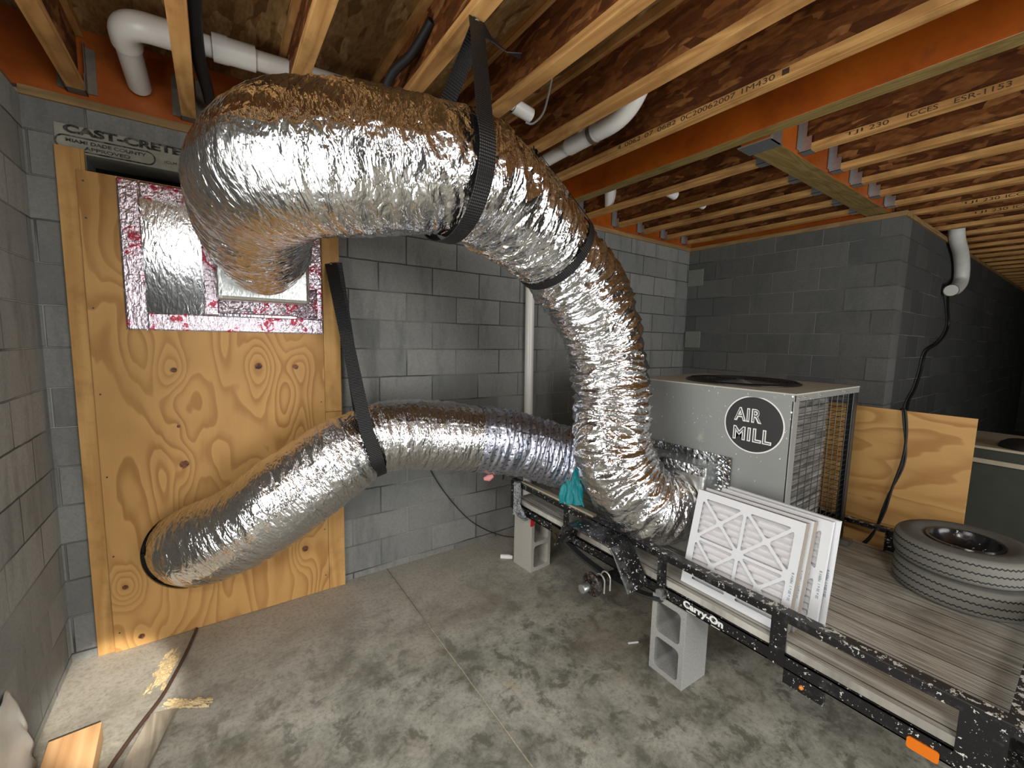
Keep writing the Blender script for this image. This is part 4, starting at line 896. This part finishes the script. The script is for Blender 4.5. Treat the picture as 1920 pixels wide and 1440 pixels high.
MB().lathe([(.1335, AX0-.0017), (.1395, AX0-.0017), (.1395, AX0-.0002)], (0, .970, 1.216), 'X', 64).build('logo_ring', M['white_paint'], lg)
def inline_text(body, c, wd, ht):
    text_mesh(body, 0.08, M['white_paint'], 'logo_lettering', lg, ((AX0-.0022, c[0], c[1]), (0, -1, 0), (0, 0, 1)), 0.0006, bold=0.0036, width=wd, height=ht, space=1.12)
    text_mesh(body, 0.08, M['logo_black'], 'logo_lettering_core', lg, ((AX0-.0028, c[0], c[1]), (0, -1, 0), (0, 0, 1)), 0.0006, bold=-0.0016, width=wd-.010, height=ht-.010, space=1.12)
inline_text('AIR', (0.997, 1.259), 0.130, 0.068); inline_text('MILL', (0.972, 1.165), 0.180, 0.068)
scw = MB()
for (y, z) in ((AY0+.012, 1.372), (AY0+.012, 1.30)): scw.lathe([(0.0001, AX0-.005), (.006, AX0-.004), (.006, AX0)], (0, y, z), 'X', 10)
for x in (AX0+.03, AX0+.10, AX0+.28, AX0+.6): scw.lathe([(0.0001, AY0-.008), (.006, AY0-.006), (.006, AY0-.003)], (x, 0, 1.364), 'Y', 10)
scw.build('screws', M['galv'], ac)
MB().box((AX1-.06, AY0-.045, AZ0), (AX1+.01, AY0+.10, AZ0+.028)).box((AX0+.04, AY0-.03, AZ0), (AX0+.12, AY0+.08, AZ0+.028)).box((AX0+.02, AY1-.1, AZ0), (AX1-.02, AY1, AZ0+.028)).build('mounting_foot', M['galv'], ac, bevel=0.002)
# foil wrapped collar box on the unit
fx = thing('transition_box', 'dull foil-taped transition box joining both ducts to the air conditioner', 'duct box', (2.05, 1.46, 0.5))
MB().box((1.975, 1.115, 0.50), (AX0-.001, 1.86, 0.985)).build('box_shell', M['foil_box'], fx, bevel=0.012)
def tape_x(y0, z0, y1, z1, x, seed, th=0.010):
    ny = max(2, int((y1-y0)/0.008)); nz = max(2, int((z1-z0)/0.008)); Y, Z = np.meshgrid(np.linspace(y0, y1, ny), np.linspace(z0, z1, nz), indexing='ij')
    D = th*(0.3+0.9*np.abs(perlin(Y*32+9, Z*32+3, None, seed))+0.4*np.abs(perlin(Y*80, Z*80, None, seed+1)))
    m = MB(); m.add([(x-d, a, b) for a, b, d in zip(Y.ravel(), Z.ravel(), D.ravel())], [(i*nz+j, (i+1)*nz+j, (i+1)*nz+j+1, i*nz+j+1) for i in range(ny-1) for j in range(nz-1)])
    return m.build('foil_tape', M['foil_board'], fx, smooth=False)
tape_x(1.09, 0.975, 1.88, 1.03, AX0-.002, 21, 0.006); tape_x(1.055, 0.50, 1.12, 1.03, AX0-.003, 22, 0.016); tape_x(1.115, 0.935, 1.86, 0.985, 1.973, 23, 0.010)

# ============================================================ AIR FILTERS
def air_filter(loc, lean, rotz, thick, label, W=0.450, H=0.440):
    """local: X = thickness (front face at x=0), Y width, Z height"""
    t = thing('air_filter', label, 'air filter', loc, (0, lean, rotz), 'pleated air filters leaning on the trailer deck')
    b = 0.026; s = 0.0105
    outer = [(-W/2, 0), (W/2, 0), (W/2, H), (-W/2, H)]
    # triangular openings left between the X straps (2 x 2 cells, each crossed) as in a diecut frame
    holes = []
    xs = [-W/2+b, 0, W/2-b]; zs = [b, H/2, H-b]
    hubr = [(-W/2+b, b), (W/2-b, H-b)]
    C0 = Vector((0, H/2))
    # spokes from the centre to 8 points of the border plus the diamond linking the side midpoints
    bw, bh = W/2-b, H/2-b
    corners = [Vector((bw, bh)), Vector((-bw, bh)), Vector((-bw, -bh)), Vector((bw, -bh))]
    tops = {'r': Vector((bw, 0)), 't': Vector((0, bh)), 'l': Vector((-bw, 0)), 'b': Vector((0, -bh))}
    def tri(a, b_, c):
        g = (a+b_+c)/3; out = []
        P3 = [a, b_, c]; L = []
        for i in range(3):   # inset each edge by s/2
            p, q = P3[i], P3[(i+1) % 3]; d = (q-p).normalized(); n = Vector((-d.y, d.x)); n = n if (g-p).dot(n) > 0 else -n; L.append((p+n*s*0.62, d))
        pts = []
        for i in range(3):
            (p, d), (q, e) = L[i-1], L[i]; den = d.x*e.y-d.y*e.x; k = ((q-p).x*e.y-(q-p).y*e.x)/den; pts.append(p+d*k)
        # blunt corners
        for i in range(3):
            a1, a0, a2 = pts[i], pts[i-1], pts[(i+1) % 3]; r = 0.012
            out += [a1+(a0-a1).normalized()*r, a1+((a0-a1).normalized()+(a2-a1).normalized())*r*0.32, a1+(a2-a1).normalized()*r]
        return [(p.x, p.y+H/2) for p in out]
    O = Vector((0, 0)); order = ['r', 't', 'l', 'b']
    for i in range(4):
        m1 = tops[order[i]]; m2 = tops[order[(i+1) % 4]]; k = corners[i]; mid = (m1+m2)/2
        holes += [tri(O, m1, mid), tri(O, mid, m2), tri(m1, k, mid), tri(mid, k, m2)]
    for side in ((-0.0, 0.0012),):
        MB().prism([outer]+holes, lambda u, v, h: (h, u, v), side[0], side[1]).build('front_grid', M['card'], t, local=True)
    MB().prism([outer, [(-W/2+b, b), (W/2-b, b), (W/2-b, H-b), (-W/2+b, H-b)]], lambda u, v, h: (h, u, v), thick-.0012, thick).build('back_frame', M['card'], t, local=True)
    fr = MB(); fr.box((0.0012, -W/2, 0), (thick-.0012, -W/2+.003, H)).box((0.0012, W/2-.003, 0), (thick-.0012, W/2, H)).box((0.0012, -W/2+.003, 0), (thick-.0012, W/2-.003, .003)).box((0.0012, -W/2+.003, H-.003), (thick-.0012, W/2-.003, H))
    fr.build('side_band', M['card_side'] if thick > .03 else M['card'], t, local=True)
    pm = MB(); n = 16; vs_ = []; a, d = .0022, min(thick*.8, .022)
    for k in range(2*n+1):
        z = .004+(H-.008)*k/(2*n); x = a if k % 2 else a+d
        vs_ += [(x, -W/2+.004, z), (x, W/2-.004, z)]
    pm.add(vs_, [(2*k, 2*k+1, 2*k+3, 2*k+2) for k in range(2*n)]); pm.build('pleats', M['pleat'], t, local=True)
    text_mesh('20 x 20 x 1  MERV 8', 0.02, M['blue_ink'], 'size_print', t, ((-0.0008, -W/2+.012, H*.42), (0, 0, 1), (0, 1, 0)), 0.0004, width=0.11, height=0.009, local=True)
    return t
air_filter((1.762, 0.852, 0.481), math.radians(13.4), 0, 0.044, 'white air filter in front of the leaning row, thick brown edge')
air_filter((1.812, 0.842, 0.481), math.radians(13.2), 0, 0.044, 'white air filter second in the leaning row, behind the front one')
air_filter((1.885, 0.795, 0.481), math.radians(9.7), math.radians(-1), 0.020, 'white air filter third in the leaning row, thin with white edge')
air_filter((1.935, 0.782, 0.481), math.radians(7.2), math.radians(-3), 0.020, 'white air filter last in the row, nearest the air conditioner')

# ============================================================ TIRES
def wheel(loc, rot, label, Ro=0.236, Ri=0.125, hw=0.064, grp='spare wheels stacked on the trailer deck'):
    t = thing('spare_wheel', label, 'wheel', loc, rot, grp)
    prof = [(Ri, -hw*.62), (Ri+.012, -hw*.85), (Ri+.05, -hw*1.04), (Ro-.03, -hw*.98), (Ro-.010, -hw*.84), (Ro, -hw*.6), (Ro+.002, 0), (Ro, hw*.6), (Ro-.010, hw*.84), (Ro-.03, hw*.98), (Ri+.05, hw*1.04), (Ri+.012, hw*.85), (Ri, hw*.62), (Ri-.004, 0), (Ri, -hw*.62)]
    P2, _ = catmull([(r, z, 0) for r, z in prof], 60)
    MB().lathe([(p[0], p[1]) for p in P2], (0, 0, hw), 'Z', 96).build('tire', M['tire'], t, smooth=True, local=True)
    rp = [(Ri+.006, hw*.80), (Ri+.002, hw*.92), (Ri-.008, hw*.90), (Ri-.012, hw*.55), (Ri-.026, hw*.30), (Ri-.034, 0), (Ri-.045, -hw*.10), (.062, -hw*.12), (.055, -hw*.05), (.038, -hw*.05), (.036, -hw*.2)]
    MB().lathe(rp, (0, 0, hw), 'Z', 64).lathe([(Ri-.010, -hw*.8), (Ri-.030, -hw*.3), (.036, -hw*.2)], (0, 0, hw), 'Z', 64).build('rim', M['rim'], t, smooth=True, local=True)
    lg = MB()
    for k in range(5):
        a = 2*math.pi*k/5; lg.lathe([(0.0001, -hw*.05), (.009, -hw*.06), (.010, -hw*.1)], (.075*math.cos(a), .075*math.sin(a), hw), 'Z', 10)
    lg.build('lug_holes', M['cable'], t, local=True); return t
wheel((2.770, 0.305, 0.481), (0, 0, 0), 'dusty spare wheel lying on the trailer deck, lower of two stacked')
wheel((2.785, 0.312, 0.611), (math.radians(-2), math.radians(-1.0), .4), 'dusty spare wheel with black rim on top of the other')

# ============================================================ PLYWOOD BOARD AND THINGS BEHIND THE TRAILER
XB = 3.135
tag(MB().box((XB, 0.365, 0.005), (XB+.014, 1.17, 1.252)).build('plywood_board', M['ply2']), 'orange plywood board standing behind the trailer, right of the air conditioner', 'plywood board')
Cz, _ = catmull([(XB+.03, 0.67, 1.20), (XB+.005, 0.65, 1.262), (XB-.008, 0.635, 1.235), (XB-.008, 0.622, 1.12), (XB-.008, 0.625, 0.98), (XB-.008, 0.655, 0.80), (XB-.008, 0.676, 0.65), (XB-.008, 0.72, 0.50), (XB-.01, 0.80, 0.36)], 60)
tag(MB().tube([tuple(p) for p in Cz], 0.006, 8).tube([tuple(p+np.array([0, .012*math.sin(i*.2), 0])) for i, p in enumerate(Cz)], 0.0045, 8).build('cable', M['cable'], smooth=True), 'twisted black cable hanging over the plywood board', 'cable')
# covered crate at the far right
cr_ = thing('covered_crate', 'dark olive covered crate with pale lid boards at the right edge', 'crate', (4.3, 0.1, 0))
MB().box((4.0, -0.35, 0.0), (4.7, 0.50, 0.88)).build('cover', M['olive'], cr_, bevel=0.01)
MB().box((3.97, -0.40, 0.975), (4.72, 0.54, 0.99)).build('lid', M['pale_edge'], cr_)
MB().box((3.99, -0.38, 0.91), (4.71, 0.50, 0.975)).build('upper_body', M['olive'], cr_); MB().box((3.975, -0.39, 0.882), (4.715, 0.46, 0.91)).build('lower_board', M['pale_edge'], cr_)
bp = MB(); bp.lathe([(0.0001, 0.05), (.09, .05), (.12, .03), (.13, 0.0)], (4.12, 0.25, 0.991), 'Z', 24); tag(bp.build('black_bag', M['cable'], smooth=True), 'small black bundle lying on the crate lid', 'bundle')

# ============================================================ SMALL THINGS ON THE FLOOR
lm = thing('lumber_offcut', 'pale pine lumber offcut on the floor by the left wall', 'lumber offcut', (-0.49, 2.02, 0), (0, 0, math.radians(3)))
MB().box((-.072, -.30, 0.001), (.072, .105, 0.082)).build('offcut', M['offcut'], lm, local=True, bevel=0.003)
Cz, _ = catmull([(-0.145, 2.70, .008), (-0.175, 2.55, .008), (-0.215, 2.385, .008), (-0.255, 2.25, .008), (-0.304, 2.143, .008), (-0.345, 2.05, .008), (-0.39, 1.93, .008), (-0.42, 1.80, .008)], 60)
tag(MB().tube([tuple(p) for p in Cz], 0.0075, 8).build('cord', M['brown_cord'], smooth=True), 'brown cord running across the floor from under the plywood', 'cord')
tag(MB().box((-0.36, 1.62, 0.001), (-0.27, 2.16, 0.012), rot=(0, 0, -0.28)).build('floor_slat', M['deck_side']), 'dusty flat wood slat lying beside the brown cord', 'wood slat')
def pile(cx, cy, rx, ry, hgt, ang, label, seed):
    n = 40; m = MB(); vs_ = []; PN = perlin(*np.meshgrid(np.linspace(0, 5, n)+seed*9, np.linspace(0, 5, n), indexing='ij'), None, seed)+0.5*perlin(*np.meshgrid(np.linspace(0, 17, n)+seed*9, np.linspace(0, 17, n), indexing='ij'), None, seed)
    for i in range(n):
        for j in range(n):
            u, v = i/(n-1)*2-1, j/(n-1)*2-1; r = math.hypot(u, v)*(1+1.1*PN[i, j]); h = max(0, 1-r**1.5)*hgt*(0.7+0.8*random.random())-0.0015
            x, y = u*rx, v*ry; vs_.append((cx+x*math.cos(ang)-y*math.sin(ang), cy+x*math.sin(ang)+y*math.cos(ang), h))
    m.add(vs_, [(i*n+j, (i+1)*n+j, (i+1)*n+j+1, i*n+j+1) for i in range(n-1) for j in range(n-1)]); o = m.build('sawdust_pile', M['sawdust'])
    return tag(o, label, 'sawdust', kind='stuff')
pile(-0.255, 2.45, 0.045, 0.15, 0.008, -0.25, 'thin spread of sawdust left of the brown cord', 1)
pile(-0.16, 2.155, 0.10, 0.025, 0.010, -0.55, 'small ridge of sawdust right of the brown cord', 2)
tag(MB().tube([(1.655, 2.445, .012), (1.70, 2.40, .016), (1.715, 2.375, .018)], [.016, .017, .012], 10).build('paper_scrap', M['paper'], smooth=True), 'white crumpled scrap on the floor beside the sandy block', 'scrap')
tag(MB().tube([(1.735, 1.335, .005), (1.785, 1.31, .006)], 0.005, 8).build('white_stick', M['paper'], smooth=True), 'thin white stick on the floor left of the near block', 'stick')
Cz, _ = catmull([(1.15, 2.735, 0.86), (1.22, 2.74, 0.68), (1.30, 2.735, 0.53), (1.42, 2.73, 0.36), (1.56, 2.72, 0.20), (1.74, 2.71, 0.07), (1.90, 2.66, 0.008), (2.05, 2.60, 0.006)], 60)
tag(MB().tube([tuple(p) for p in Cz], 0.0035, 6).build('cable', M['cable'], smooth=True), 'thin black cable sagging down the back wall behind the lower duct', 'cable')
# added white sheet in place of the bright patch low on the left wall
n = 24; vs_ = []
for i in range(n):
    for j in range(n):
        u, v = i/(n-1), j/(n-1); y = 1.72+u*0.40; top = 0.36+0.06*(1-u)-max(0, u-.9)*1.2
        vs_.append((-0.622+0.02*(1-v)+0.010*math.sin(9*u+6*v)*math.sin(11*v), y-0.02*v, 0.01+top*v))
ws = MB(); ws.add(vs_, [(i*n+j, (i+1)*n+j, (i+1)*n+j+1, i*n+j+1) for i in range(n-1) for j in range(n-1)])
wo = ws.build('bright_patch_sheet', M['patch_sheet'], smooth=True); md = wo.modifiers.new('t', 'SOLIDIFY'); md.thickness = 0.003
tag(wo, 'added white crumpled sheet standing in for the bright patch low on the left wall', 'patch_sheet')
